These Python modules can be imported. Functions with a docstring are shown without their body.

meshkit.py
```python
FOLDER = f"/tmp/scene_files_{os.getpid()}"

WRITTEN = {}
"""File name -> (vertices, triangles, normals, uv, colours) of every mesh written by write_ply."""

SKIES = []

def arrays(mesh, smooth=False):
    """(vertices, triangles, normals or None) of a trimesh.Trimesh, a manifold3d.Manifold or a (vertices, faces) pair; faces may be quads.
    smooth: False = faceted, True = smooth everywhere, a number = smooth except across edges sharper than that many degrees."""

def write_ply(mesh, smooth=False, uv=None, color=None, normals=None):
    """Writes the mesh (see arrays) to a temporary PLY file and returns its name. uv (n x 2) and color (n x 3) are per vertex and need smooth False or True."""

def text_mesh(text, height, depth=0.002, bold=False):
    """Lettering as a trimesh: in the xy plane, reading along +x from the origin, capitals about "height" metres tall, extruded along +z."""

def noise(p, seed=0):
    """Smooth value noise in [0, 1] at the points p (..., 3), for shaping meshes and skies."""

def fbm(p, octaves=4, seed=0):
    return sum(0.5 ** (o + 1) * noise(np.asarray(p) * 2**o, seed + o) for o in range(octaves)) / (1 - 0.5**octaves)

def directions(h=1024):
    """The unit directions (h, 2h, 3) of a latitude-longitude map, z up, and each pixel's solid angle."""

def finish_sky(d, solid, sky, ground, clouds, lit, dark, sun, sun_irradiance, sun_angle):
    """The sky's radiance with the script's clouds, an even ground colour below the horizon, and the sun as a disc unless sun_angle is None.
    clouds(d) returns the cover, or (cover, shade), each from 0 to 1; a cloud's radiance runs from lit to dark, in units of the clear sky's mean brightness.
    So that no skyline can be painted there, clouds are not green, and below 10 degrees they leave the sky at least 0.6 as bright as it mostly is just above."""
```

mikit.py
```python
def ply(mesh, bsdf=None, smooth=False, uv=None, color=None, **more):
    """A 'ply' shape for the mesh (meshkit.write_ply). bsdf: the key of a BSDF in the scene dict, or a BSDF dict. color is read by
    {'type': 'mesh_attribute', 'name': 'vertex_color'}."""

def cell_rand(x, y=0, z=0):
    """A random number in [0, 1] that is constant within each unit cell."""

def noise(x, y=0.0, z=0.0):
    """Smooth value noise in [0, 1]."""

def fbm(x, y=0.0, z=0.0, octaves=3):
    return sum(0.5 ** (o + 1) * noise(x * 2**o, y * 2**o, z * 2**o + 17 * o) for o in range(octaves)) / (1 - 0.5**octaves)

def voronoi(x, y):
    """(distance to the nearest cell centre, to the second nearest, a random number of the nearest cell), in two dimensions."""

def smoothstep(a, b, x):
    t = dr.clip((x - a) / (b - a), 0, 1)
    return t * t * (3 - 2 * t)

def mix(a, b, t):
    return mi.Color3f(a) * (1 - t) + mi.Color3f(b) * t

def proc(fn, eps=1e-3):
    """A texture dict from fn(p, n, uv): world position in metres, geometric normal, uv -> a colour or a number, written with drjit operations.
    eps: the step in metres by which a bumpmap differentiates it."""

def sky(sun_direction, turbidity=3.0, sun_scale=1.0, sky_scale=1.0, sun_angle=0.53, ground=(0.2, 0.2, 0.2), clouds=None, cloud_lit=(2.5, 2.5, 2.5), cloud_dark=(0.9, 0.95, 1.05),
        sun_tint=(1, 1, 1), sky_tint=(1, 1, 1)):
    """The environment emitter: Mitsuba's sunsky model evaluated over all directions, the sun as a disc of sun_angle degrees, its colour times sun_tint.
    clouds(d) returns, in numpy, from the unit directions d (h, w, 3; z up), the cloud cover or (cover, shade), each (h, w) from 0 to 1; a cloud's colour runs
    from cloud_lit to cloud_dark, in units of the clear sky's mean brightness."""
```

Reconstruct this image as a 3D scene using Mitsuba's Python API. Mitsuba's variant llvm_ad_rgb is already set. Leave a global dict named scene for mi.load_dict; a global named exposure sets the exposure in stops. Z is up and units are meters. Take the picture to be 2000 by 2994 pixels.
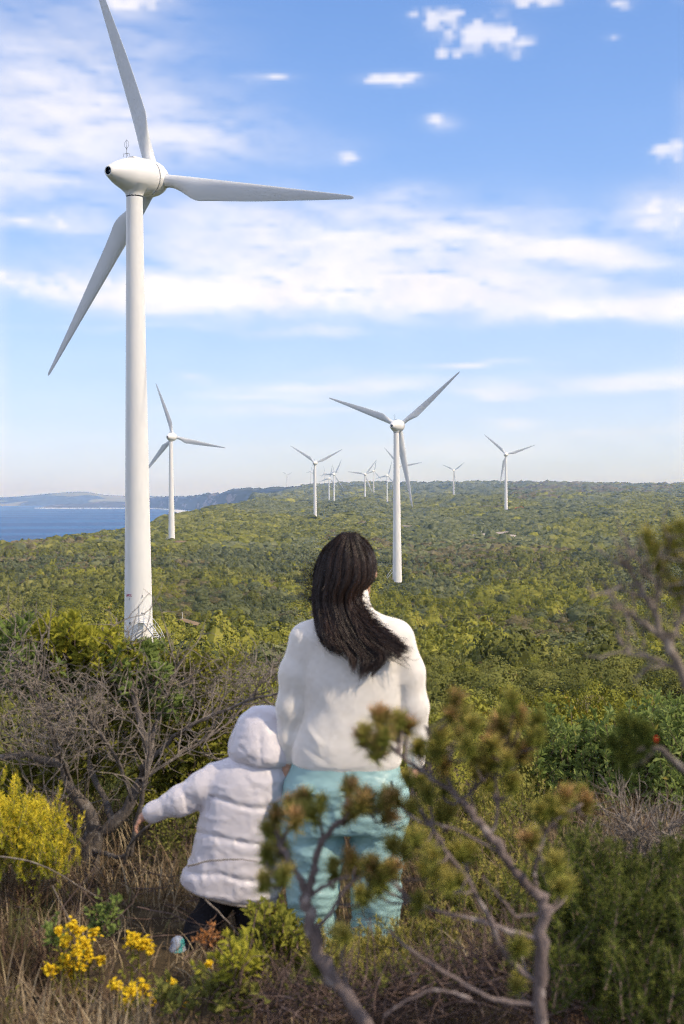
import math
import numpy as np
import trimesh
import drjit as dr
import mitsuba as mi
import meshkit
import mikit
from mikit import proc, noise, fbm, cell_rand, smoothstep, mix
from scipy.interpolate import PchipInterpolator
from scipy import sparse
from scipy.ndimage import map_coordinates
from scipy.spatial import cKDTree

T = mi.ScalarTransform4f
scene, labels = {}, {}

# ------------------------------------------------------------------ camera
CAM_H = 1.79                      # eye height above the ground the people stand on
FOCAL = 4000.0                    # in pixels of the 2000 x 2994 photograph
PITCH, ROLL = math.atan(47 / FOCAL), math.radians(0.45)
EYE = np.array([0, 0, CAM_H])
FWD = np.array([0, math.cos(PITCH), -math.sin(PITCH)])
_r, _u = np.array([1.0, 0, 0]), np.array([0, math.sin(PITCH), math.cos(PITCH)])
RIGHT = _r * math.cos(ROLL) - _u * math.sin(ROLL)
UP = _u * math.cos(ROLL) + _r * math.sin(ROLL)
scene['camera'] = {
    'type': 'thinlens', 'fov': math.degrees(2 * math.atan(1000 / FOCAL)), 'fov_axis': 'x',
    'aperture_radius': 0.0042, 'focus_distance': 60.0, 'near_clip': 0.1, 'far_clip': 60000.0,
    'to_world': T().look_at(origin=EYE.tolist(), target=(EYE + FWD).tolist(), up=UP.tolist()),
    'medium': {'type': 'ref', 'id': 'air'},
}
exposure = 1.83

# ------------------------------------------------------------------ sky and sun
SUN_AZ, SUN_EL = math.radians(62), math.radians(40)      # to the right of the viewer's back
SUN = (math.sin(SUN_AZ) * math.cos(SUN_EL), -math.cos(SUN_AZ) * math.cos(SUN_EL), math.sin(SUN_EL))

# cloud masses: azimuth, elevation (degrees), half widths, density, puffiness
CLOUDS = []


def _c(x, y, sx, sy, amp, puff=0.0, tilt=0.0):
    k = 0.01827
    CLOUDS.append(((x - 784) * k, (1137 - y) * k, sx * k, sy * k, amp, puff, tilt))


# thin veils
_c(120, 270, 280, 160, .78); _c(360, 330, 220, 64, .5); _c(520, 360, 220, 40, .25); _c(30, 440, 160, 60, .35); _c(560, 555, 330, 75, .62)
_c(800, 560, 300, 70, .62); _c(1050, 560, 260, 60, .60); _c(1230, 590, 180, 30, .62, 0, -.12); _c(1380, 610, 110, 22, .9, .2, -.16)
_c(100, 380, 170, 26, .5, .3); _c(110, 528, 170, 20, .75, .4); _c(150, 440, 90, 18, .5, .4)
_c(1540, 540, 120, 60, .75, .3); _c(950, 455, 90, 26, .45, .3)
# bright banks
_c(60, 655, 210, 28, 1.15, .35); _c(250, 672, 150, 24, .95, .3); _c(400, 685, 200, 40, 1.2, .2); _c(620, 690, 300, 50, 1.3, .2); _c(850, 665, 260, 40, 1.0, .2)
_c(1000, 690, 300, 36, .95, .2); _c(1350, 725, 260, 26, 1.25, .25); _c(1600, 735, 160, 24, 1.1, .2); _c(800, 625, 460, 40, .6)
_c(740, 765, 130, 9, .6); _c(1100, 660, 240, 36, .7)
# puffs
_c(330, 25, 85, 48, 1.5, .55); _c(300, 70, 50, 25, .6, .5); _c(1075, 118, 80, 28, 1.05, .9); _c(1140, 140, 70, 28, 1.1, .9); _c(1050, 165, 40, 12, .8, .9); _c(1000, 88, 45, 16, .7, .9)
_c(1230, 62, 62, 20, 1.0, .8); _c(1200, 15, 34, 22, .8, .8); _c(915, 218, 62, 14, 1.2, .7); _c(1020, 308, 38, 18, .85, .7); _c(620, 212, 60, 8, .7, .6)
_c(800, 380, 26, 14, .5, .8); _c(1545, 400, 50, 26, .9, .9); _c(1510, 510, 90, 22, .6, .6); _c(1430, 80, 34, 18, .5, .8); _c(1510, 10, 60, 18, .7, .8); _c(740, 15, 120, 20, .5, .8)
_c(1190, 172, 24, 8, .7, .9); _c(1400, 150, 20, 8, .5, .9)
# low streaks
_c(820, 885, 260, 17, .72, .1); _c(620, 912, 170, 10, .6); _c(1160, 902, 100, 9, .6); _c(1460, 888, 190, 20, 1.05, .1); _c(1060, 838, 110, 7, .8)
_c(700, 940, 260, 9, .3); _c(1450, 1000, 240, 18, .25); _c(1170, 972, 60, 7, .35); _c(475, 870, 40, 5, .4); _c(250, 760, 200, 8, .2); _c(900, 1030, 500, 20, .18)


def cloud_cover(az, el):
    p = np.stack([az * .16, el * .75, az * 0], -1)
    warp = meshkit.fbm(p + 31, 3, 5) - .5
    warp2 = meshkit.fbm(p * 1.7 + 77, 3, 8) - .5
    a, e = az + warp * 3.0, el + warp2 * 1.2
    # beyond the picture thin cirrus goes on, made denser to raise the fill light
    veil = np.clip(meshkit.fbm(np.stack([a * .07, e * .22, a * 0 + 3], -1), 5, 2) - .36, 0, 1) * 4.6
    edge = np.clip((np.abs(az) - 13.5) / 5, 0, 1) + np.clip((el - 22) / 6, 0, 1)
    cover = veil * np.clip(edge, 0, 1)
    streak = meshkit.fbm(np.stack([a * .45, e * 2.0 + a * .12, a * 0], -1), 6, 11)
    fine = meshkit.fbm(np.stack([a * 1.1, e * 5.5 + a * .4, a * 0 + 40], -1), 5, 17)
    puffn = meshkit.fbm(np.stack([(az + warp2 * .7) * 1.7, (el + warp * .7) * 2.9, a * 0 + 9], -1), 2, 21) * .55 + .45 * meshkit.fbm(np.stack([az * 2.6, el * 3.4, a * 0 + 2], -1), 1, 27)
    soft, hard = np.zeros_like(az), np.zeros_like(az)
    for ca, ce, sa, se, amp, puff, tilt in CLOUDS:
        w = 1 - puff
        x = az + warp * 2.2 * w - ca
        y = el + warp2 * .9 * w - ce - tilt * x
        g = np.exp(-(x / sa) ** 2 - np.where(y < 0, (y / (se * .8)) ** 2, (y / se) ** 2))
        soft += amp * w * g
        hard += amp * puff * g
    cover = cover + 1.45 * soft * np.clip(.24 + 1.45 * (streak - .2) + .75 * (fine - .5), 0, 2.4)
    cover = cover + np.clip(hard * 1.5 + (puffn - .5) * 4.6 * np.clip(hard * 3, 0, 1) - .42, 0, 1) * np.clip(hard * 4, 0, 1) * .95
    cover = cover + .85 * np.exp(-np.clip(el, 0, 90) / 4.5) + .10 * np.exp(-np.clip(el, 0, 90) / 16)
    cover = np.clip((1 - np.exp(-1.15 * cover)), 0, .97)
    shade = np.clip(.15 + .6 * (meshkit.fbm(np.stack([az * .4, el * 1.2, az * 0 + 5], -1), 4, 33) - .35), 0, 1)
    return cover, shade


def clouds(d):
    az = np.degrees(np.arctan2(d[..., 0], d[..., 1]))
    el = np.degrees(np.arcsin(np.clip(d[..., 2], -1, 1)))
    # full detail round the picture, every fourth sample elsewhere
    c4, s4 = cloud_cover(az[::4, ::4], el[::4, ::4])
    cover, shade = (np.repeat(np.repeat(x, 4, 0), 4, 1)[:az.shape[0], :az.shape[1]] for x in (c4, s4))
    m = (np.abs(az) < 32) & (el < 42)
    cover[m], shade[m] = cloud_cover(az[m], el[m])
    return cover, shade


scene['sky'] = mikit.sky(SUN, turbidity=2.2, sky_scale=1.4, sun_scale=.73, sun_angle=1.5, clouds=clouds, cloud_lit=(3.0, 2.85, 2.9), cloud_dark=(2.2, 2.15, 2.25), ground=(.08, .09, .06), sky_tint=(.78, .94, 1.24))


# ------------------------------------------------------------------ helpers
def at(px, py, d):
    """The point at depth d (metres along y) that the photograph shows at px, py (2000 x 2994)."""
    v = FWD + RIGHT * (px - 1000) / FOCAL - UP * (py - 1497) / FOCAL
    return EYE + v * d / v[1]


def dp(X, Y, d):
    return at(X * 1.2755, Y * 1.2755, d)


def put(key, mesh, bsdf, smooth=False, **more):
    scene[key] = mikit.ply(mesh, bsdf, smooth, **more)
    return key


def say(key, label=None, category=None, group=None, kind=None):
    d = labels.setdefault(key, {})
    for k, v in (('label', label), ('category', category), ('group', group), ('kind', kind)):
        if v:
            d[k] = v


def key_of(name):
    def taken(k):
        return k in scene or k in labels or any(x.startswith(k + '__') for x in scene)
    if not taken(name):
        return name
    i = 1
    while taken(f'{name}_{i:03d}'):
        i += 1
    return f'{name}_{i:03d}'


def grid_faces(nr, nc, wrap=False):
    r, c = np.meshgrid(np.arange(nr - 1), np.arange(nc if wrap else nc - 1), indexing='ij')
    c2 = (c + 1) % nc
    return np.stack([r * nc + c, r * nc + c2, (r + 1) * nc + c2, (r + 1) * nc + c], -1).reshape(-1, 4)


def loft(rings, cap=True):
    """Rings (k, n, 3) joined into a closed tube."""
    rings = np.asarray(rings, float)
    k, n = rings.shape[:2]
    v = rings.reshape(-1, 3)
    f = grid_faces(k, n, True)
    f = np.vstack([f[:, [0, 1, 2]], f[:, [0, 2, 3]]])
    if cap:
        v = np.vstack([v, rings[0].mean(0), rings[-1].mean(0)])
        i = np.arange(n)
        f = np.vstack([f, np.stack([(i + 1) % n, i, i * 0 + k * n], 1), np.stack([(k - 1) * n + i, (k - 1) * n + (i + 1) % n, i * 0 + k * n + 1], 1)])
    return trimesh.Trimesh(v, f, process=False)


def lathe(profile, n=32, cap=True):
    """(z, r) pairs turned about z."""
    a = np.arange(n) * 2 * np.pi / n
    return loft([np.stack([r * np.cos(a), r * np.sin(a), a * 0 + z], 1) for z, r in profile], cap)


def frame_of(d):
    d = np.asarray(d, float) / np.linalg.norm(d)
    a = np.cross(d, [0, 0, 1] if abs(d[2]) < .9 else [1, 0, 0])
    a /= np.linalg.norm(a)
    return a, np.cross(d, a), d


def bar(pts, r, n=6, cap=True):
    """A tube along points; r a number or one per point."""
    pts = np.asarray(pts, float)
    r = np.broadcast_to(np.asarray(r, float), len(pts))
    tang = np.gradient(pts, axis=0)
    a, b, _ = frame_of(tang[0])
    ang = np.arange(n) * 2 * np.pi / n
    rings = []
    for p, t, rr in zip(pts, tang, r):
        t = t / (np.linalg.norm(t) + 1e-12)
        a = a - t * (a @ t)
        a /= np.linalg.norm(a) + 1e-12
        b = np.cross(t, a)
        rings.append(p + rr * (np.cos(ang)[:, None] * a + np.sin(ang)[:, None] * b))
    return loft(rings, cap)


def box(sx, sy, sz, c=(0, 0, 0)):
    m = trimesh.creation.box((sx, sy, sz))
    m.apply_translation(c)
    return m


def join(meshes):
    return trimesh.util.concatenate(list(meshes))


# ------------------------------------------------------------------ materials of the setting
def principled(color, rough=.6, spec=.5, **more):
    return {'type': 'principled', 'base_color': color if isinstance(color, dict) else {'type': 'rgb', 'value': list(color)}, 'roughness': rough, 'specular': spec, **more}


def soil_color(p, n, uv):
    a = fbm(p.x * .9, p.y * .9, p.z * .9, 4)
    b = fbm(p.x * 7, p.y * 7, p.z * 7, 3)
    c = mix((.055, .042, .028), (.12, .095, .06), a)
    return mix(c, (.17, .135, .085), smoothstep(.55, .8, b) * .7)


def heath_floor(p, n, uv):
    d = dr.sqrt(p.x * p.x + p.y * p.y)
    far = smoothstep(14.0, 60.0, d)
    a = fbm(p.x * .012, p.y * .02, 0, 4)
    b = fbm(p.x * .11, p.y * .11, 0, 3)
    green = mix((.030, .040, .016), (.075, .085, .030), b)
    green = mix(green, (.085, .070, .045), smoothstep(.58, .75, a))
    return mix(soil_color(p, n, uv), green, far)


scene['mat_heath_floor'] = {'type': 'twosided', 'bsdf': {'type': 'diffuse', 'reflectance': proc(heath_floor)}}


def sea_color(p, n, uv):
    a = fbm(p.x * .0012, p.y * .0045, 0, 4)
    return mix((.003, .050, .17), (.008, .085, .24), smoothstep(.3, .75, a))


def sea_bump(p, n, uv):
    return fbm(p.x * .05, p.y * .11, 0, 3) * 1.0 + fbm(p.x * .008, p.y * .02, 3, 2) * 2.0


scene['mat_sea'] = {'type': 'bumpmap', 'arbitrary': {**proc(sea_bump, 1.0)}, 'scale': 1.0,
                    'bsdf': principled(proc(sea_color), .4, .15)}


def far_land_color(p, n, uv):
    a = noise(p.x * .0016 + 5, p.y * .0007, 0) * .6 + noise(p.x * .005, p.y * .002, 1) * .4
    b = fbm(p.x * .01, p.y * .004, 0, 3)
    field = mix((.16, .19, .06), (.30, .28, .11), noise(p.x * .003, p.y * .001, 7))
    wood = mix((.035, .05, .03), (.06, .08, .04), b)
    return mix(wood, field, smoothstep(.46, .54, a))


def cliff_color(p, n, uv):
    a = fbm(p.x * .006, p.y * .006, p.z * .02, 4)
    c = mix((.07, .08, .05), (.11, .115, .07), a)
    rock = mix((.17, .145, .11), (.32, .27, .2), fbm(p.x * .03, p.y * .02, p.z * .01, 3))
    return mix(c, rock, smoothstep(.60, .68, a) * smoothstep(70.0, -10.0, p.z))


scene['mat_far_land'] = {'type': 'twosided', 'bsdf': {'type': 'diffuse', 'reflectance': proc(far_land_color)}}
scene['mat_cliff'] = {'type': 'twosided', 'bsdf': {'type': 'diffuse', 'reflectance': proc(cliff_color)}}
scene['mat_sand'] = {'type': 'twosided', 'bsdf': {'type': 'diffuse', 'reflectance': proc(lambda p, n, uv: mix((.30, .26, .21), (.55, .50, .43), fbm(p.x * .3, p.y * .3, 0, 3)))}}
scene['mat_track'] = {'type': 'twosided', 'bsdf': {'type': 'diffuse', 'reflectance': proc(lambda p, n, uv: mix((.20, .14, .085), (.33, .25, .16), fbm(p.x * .5, p.y * .5, 0, 3)))}}
scene['mat_surf'] = {'type': 'twosided', 'bsdf': {'type': 'diffuse', 'reflectance': proc(lambda p, n, uv: mix((.55, .58, .60), (.85, .86, .86), fbm(p.x * .02, p.y * .006, 0, 3)))}}

# ------------------------------------------------------------------ terrain: heights by distance along a few bearings
_DIST = [0, 4, 7, 12, 20, 35, 60, 100, 195, 300, 450, 600, 870, 1200, 1650, 2200, 2700, 3500, 4300, 5200, 6500, 8000, 10000]
_NEAR = [.16, .05, -.03, -1.0, -2.6, -5.0, -8.2, -12.2]
_COLS = {   # picture column of the bearing: heights from 195 m on
    -400: [-24, -30, -36, -42, -60, -90, -110, -110, -110, -110, -110, -110, -110, -110, -110],
    0: [-22, -27, -30, -31.2, -30.2, -52, -92, -110, -110, -110, -110, -110, -110, -110, -110],
    363: [-19.4, -26, -29, -29.5, -28, -28.6, -60, -100, -110, -110, -110, -110, -110, -110, -110],
    504: [-19.4, -26, -29.5, -29.5, -28, -25.5, -21.5, -55, -100, -110, -110, -110, -110, -110, -110],
    640: [-20, -26.5, -30.5, -31, -29, -24, -17, -14.5, -50, -100, -110, -110, -110, -110, -110],
    765: [-20.5, -27, -32, -33, -31, -27, -19, -12, -9, -8, -4, -10, -30, -60, -100],
    923: [-20.5, -27, -33, -35, -33, -30, -26, -17, -16, -16, 0, 18, 47, 56, 20],
    1060: [-20.5, -27.5, -33.5, -36, -34, -31, -22, -4, -23, -12, 8, 26, 53, 56, 20],
    1163: [-20.5, -27.5, -33.5, -36.2, -35.5, -32, -26, -20, -22, -17, 2, 22, 51, 56, 20],
    1327: [-20.5, -27.5, -33, -36, -35, -31, -25, -18, -10, -3, 12, 28, 50, 50, 20],
    1480: [-20.5, -27, -32.5, -35, -33, -27, -17.6, -12.5, -6, 2, 14, 28, 49, 48, 20],
    1700: [-20.5, -27, -32, -34, -32, -26, -18.5, -13, -7, 1, 12, 26, 43, 40, 20],
    2000: [-20.5, -27, -32, -33.5, -31, -25.5, -19, -14, -8, 0, 10, 20, 33, 30, 20],
    2600: [-20.5, -27, -32, -33.5, -31, -25.5, -19, -14, -8, 0, 10, 18, 26, 26, 20],
}
_xs = np.array(sorted(_COLS))
_az = np.arctan((_xs - 1000) / FOCAL)
_tab = np.array([_NEAR + _COLS[x] for x in _xs], float)
_u = np.log(np.array(_DIST, float) + 6)
_AZN, _UN = 420, 420
_azg, _ug = np.linspace(_az[0], _az[-1], _AZN), np.linspace(_u[0], _u[-1], _UN)
_table = PchipInterpolator(_az, PchipInterpolator(_u, _tab, axis=1)(_ug), axis=0)(_azg)


def ground_z(x, y):
    x, y = np.broadcast_arrays(np.asarray(x, float), np.asarray(y, float))
    d = np.hypot(x, y)
    a = (np.clip(np.arctan2(x, y), _az[0], _az[-1]) - _az[0]) / (_az[-1] - _az[0]) * (_AZN - 1)
    q = (np.log(np.clip(d, 0, 9999) + 6) - _u[0]) / (_u[-1] - _u[0]) * (_UN - 1)
    z = map_coordinates(_table, [a.ravel(), q.ravel()], order=1, mode='nearest').reshape(d.shape)
    w = np.clip(d / 400, 0, 1) ** 1.2
    z = z + np.clip((d - 205) / 160, 0, 1) * np.clip((5500 - d) / 2500, 0, 1) * (meshkit.fbm(np.stack([x / 34, y / 26, x * 0], -1), 2, 15) - .5) * 3.6
    p = np.stack([x, y, x * 0], -1)
    z = z + w * ((meshkit.fbm(p / 90, 3, 3) - .5) * 5.0) * (1 + np.clip((d - 1500) / 1500, 0, 2))
    z = z + np.clip((d - 9) / 20, 0, 1) * (meshkit.fbm(p / 6, 2, 7) - .5) * .7 + np.clip((14 - d) / 8, 0, 1) * (meshkit.fbm(p / .6, 3, 9) - .5) * .05
    return z


_fine = np.radians(np.arange(-19, 19.01, .15))
_wide = np.concatenate([np.radians(np.arange(-179, -19, 4)), _fine, np.radians(np.arange(21, 181, 4))])
_rr = np.concatenate([[0, .8], np.exp(np.linspace(np.log(1.6), np.log(9500), 330))])
_R, _A = np.meshgrid(_rr, _wide, indexing='ij')
_X, _Y = _R * np.sin(_A), _R * np.cos(_A)
put('ground', (np.stack([_X, _Y, ground_z(_X, _Y)], -1).reshape(-1, 3), grid_faces(len(_rr), len(_wide), True)[:, ::-1]), 'mat_heath_floor', True)
say('ground', 'heath covered hills and slopes running down to the coast', kind='structure')

SEA_Z = -80.0
_sx, _sy = np.meshgrid(np.linspace(-16000, 4000, 60), np.linspace(500, 17500, 60))
put('sea', (np.stack([_sx, _sy, _sx * 0 + SEA_Z], -1).reshape(-1, 3), grid_faces(60, 60)), 'mat_sea', True)
say('sea', 'blue ocean bay below the heath', kind='structure')


def ridge(name, pts, depth, bsdf, rough, seed, steps=160, rows=14, shape=None):
    """Land rising from the sea: pts = (photo x, crest y, shore distance); crest stands depth metres behind the shore."""
    pts = np.array(pts, float)
    t = np.linspace(pts[0, 0], pts[-1, 0], steps)
    cy, sd = PchipInterpolator(pts[:, 0], pts[:, 1])(t), PchipInterpolator(pts[:, 0], pts[:, 2])(t)
    out = []
    for j in range(rows):
        s = j / (rows - 1)
        row = []
        for x, y, d in zip(t, cy, sd):
            k = min(1, s / .7)
            dd = d + depth * k
            top = at(x, y, d + depth)[2]
            base = at(x, 1497, dd)
            prof = shape(k) if shape else k ** .8
            z = SEA_Z - 2 + (top - SEA_Z + 2) * prof if s <= .7 else top - (s - .7) / .3 * (top - SEA_Z + 4)
            if s > .7:
                base = at(x, 1497, d + depth + (s - .7) / .3 * depth * .8)
            row.append([base[0], base[1], z])
        out.append(row)
    v = np.array(out)
    w = (meshkit.fbm(np.stack([v[..., 0], v[..., 1], v[..., 2] * 0], -1) / (depth * .25), 4, seed) - .5) * rough
    v[1:-1, :, 2] += w[1:-1]
    put(name, (v.reshape(-1, 3), grid_faces(rows, steps)), bsdf, True)


ridge('far_hills', [(-500, 1452, 15000), (0, 1453, 15000), (107, 1446, 14900), (163, 1441, 14900), (245, 1439, 14900), (306, 1447, 14900), (357, 1449, 14900), (439, 1450, 14900), (500, 1454, 14900), (640, 1460, 14900)], 2200, 'mat_far_land', 26, 5)
say('far_hills', 'pale green farmed hills across the bay', kind='structure')
ridge('low_headland', [(120, 1482, 11700), (170, 1474, 11600), (240, 1472, 11500), (310, 1466, 11500), (370, 1467, 11500), (460, 1468, 11700), (540, 1472, 11900)], 700, 'mat_cliff', 8, 6)
say('low_headland', 'low dark headland edged with white surf', kind='structure')
ridge('headland', [(380, 1458, 11500), (436, 1455, 10700), (510, 1451, 9300), (569, 1450, 8300), (587, 1445, 7900), (638, 1443, 7300), (689, 1430, 6800), (800, 1425, 6100), (900, 1424, 5600), (1000, 1426, 5300)], 450, 'mat_cliff', 26, 8, shape=lambda k: min(1, k * 2.2) ** .8 * .86 + .14 * k)
say('headland', 'steep misty coastal headland above the surf beach', kind='structure')


def strip(name, pts, bsdf, z=.25):
    """A flat strip on the sea: rows of (x, far y, near y) in photo pixels at sea level."""
    v = []
    for x, y0, y1 in pts:
        for y in (y0, y1):
            w = at(x, y, 1000.0) - EYE
            v.append(EYE + w * (SEA_Z + z - CAM_H) / w[2])
    v = np.array(v).reshape(len(pts), 2, 3)
    put(name, (v.reshape(-1, 3), grid_faces(len(pts), 2)), bsdf)


strip('beach_surf', [(425, 1484, 1486.5), (470, 1485.5, 1488.5), (500, 1487, 1492), (520, 1489, 1500), (545, 1492, 1509), (575, 1496, 1509), (620, 1500, 1509)], 'mat_surf')
say('beach_surf', 'white surf breaking along the beach under the headland', kind='structure')
strip('shore_surf', [(100, 1485, 1486), (130, 1484.2, 1487), (180, 1485, 1487.4), (240, 1485, 1486.6), (300, 1485, 1487.2), (370, 1485, 1486.6), (430, 1485, 1486.4)], 'mat_surf')
say('shore_surf', 'thin white surf line along the low headland', kind='structure')
strip('far_beach', [(-200, 1475.2, 1477.4), (0, 1475.2, 1477.6), (100, 1475.2, 1477.4), (150, 1475.8, 1477)], 'mat_sand', .3)
say('far_beach', 'pale sand beach on the far side of the bay', kind='structure')

# ------------------------------------------------------------------ wind turbines
scene['mat_white_paint'] = principled(proc(lambda p, n, uv: mix((.74, .745, .74), (.80, .80, .795), fbm(p.x * .8, p.y * .8, p.z * .25, 3))), .38, .5)
scene['mat_blade'] = principled((.62, .65, .68), .42, .5)
scene['mat_dark'] = principled((.03, .032, .036), .5, .4)
scene['mat_metal_grey'] = principled((.32, .33, .34), .4, .5, metallic=.4)
scene['mat_red_print'] = principled((.42, .03, .10), .5, .4)
scene['mat_dark_print'] = principled((.10, .09, .14), .5, .4)

TOWER = [(-1.5, 2.17), (0, 2.15), (1.0, 2.12), (3.6, 2.06), (8, 1.985), (13.5, 1.9), (22, 1.77), (30, 1.66), (36, 1.58), (44, 1.46), (52, 1.36), (58, 1.29), (64.82, 1.2)]
tower_mesh = lathe(TOWER, 72)
tower_far = lathe(TOWER[::2] + TOWER[-1:], 24)
yaw_ring_mesh = lathe([(64.8, 1.19), (65.0, 1.19)], 48)
TILT = .045


def nacelle_profile():
    return [(-5.28, .54), (-5.33, .64), (-5.26, .74), (-4.9, .95), (-4.3, 1.27), (-3.5, 1.66), (-2.6, 2.02), (-1.7, 2.3), (-.8, 2.5), (.2, 2.63), (1.2, 2.7), (2.0, 2.72), (2.56, 2.70), (2.57, 2.58)]


def hub_profile():
    return [(2.74, 2.55), (2.75, 2.69), (3.3, 2.68), (4.0, 2.58), (4.6, 2.39), (5.2, 2.07), (5.7, 1.66), (6.05, 1.2), (6.27, .7), (6.36, .3), (6.38, .02)]


def axis_to(mesh):
    """z of the mesh becomes the rotor axis (+y), tilted up at the front, 3 m above the tower top."""
    R = trimesh.transformations.rotation_matrix(-math.pi / 2 + TILT, [1, 0, 0])
    mesh.apply_transform(R)
    mesh.apply_translation([0, 0, 3.0])
    return mesh


def tube_shell(profile, inner, n=48):
    return lathe(list(profile), n, False)


nac = axis_to(tube_shell(nacelle_profile(), None))
neck = lathe([(0.0, 1.25), (.2, 1.28), (.45, 1.40), (.7, 1.60), (1.0, 1.90), (1.5, 2.35)], 48, False)
nacelle_mesh = join([nac, neck])
vent_tube = axis_to(lathe([(-5.28, .54), (-4.8, .52), (-4.6, .50), (-4.59, .02)], 32, False))
vent_fan = axis_to(lathe([(-5.05, .02), (-5.03, .10), (-4.95, .17), (-4.6, .19)], 20, False))
hub_mesh = axis_to(lathe(hub_profile(), 48, False))
seam_mesh = axis_to(lathe([(2.55, 2.62), (2.77, 2.62)], 48, False))


def blade_mesh(n=22):
    st = np.array([  # r, chord, leading edge offset, thickness ratio, twist
        (2.2, 1.86, .93, 1.0, 0), (3.0, 1.86, .93, 1.0, 0), (4.0, 1.92, .94, .95, 10), (5.4, 2.25, .94, .78, 18), (7.2, 2.85, .92, .55, 19), (8.6, 3.3, .90, .42, 17), (9.6, 3.42, .88, .37, 15),
        (11, 3.26, .86, .33, 12.5), (14, 2.95, .80, .28, 9), (19, 2.5, .70, .24, 6), (25, 1.82, .55, .2, 3.5), (31, 1.15, .42, .18, 1.5), (35, .68, .32, .17, .5), (36.5, .48, .25, .17, 0), (36.95, .2, .12, .2, 0)])
    rr = np.concatenate([np.linspace(2.2, 12, 22), np.linspace(12.8, 36, 18), [36.5, 36.95]])
    f = PchipInterpolator(st[:, 0], st[:, 1:])(rr)
    a = np.arange(n) * 2 * np.pi / n
    rings = []
    for r, (ch, le, th, tw) in zip(rr, f):
        c = .5 * (1 - np.cos(a))                       # 0 at the leading edge
        circ = min(1, max(0, (th - .35) / .6)) ** .8
        half = 2.6 * th * (.2969 * np.sqrt(np.clip(c, 0, 1)) - .126 * c - .3516 * c ** 2 + .2843 * c ** 3 - .1036 * c ** 4) * 1.93
        y = np.where(np.sin(a) >= 0, half, -half * .75) * (1 - circ) + .5 * np.sin(a) * circ * min(1, th * 1.0)
        x = le - c * ch
        y = y * ch
        t = -math.radians(tw)
        X, Y = x * math.cos(t) - y * math.sin(t), x * math.sin(t) + y * math.cos(t)
        bend = .45 * ((r - 2) / 35) ** 2
        rings.append(np.stack([X, Y + bend, a * 0 + r], 1))
    return loft(rings)


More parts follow.
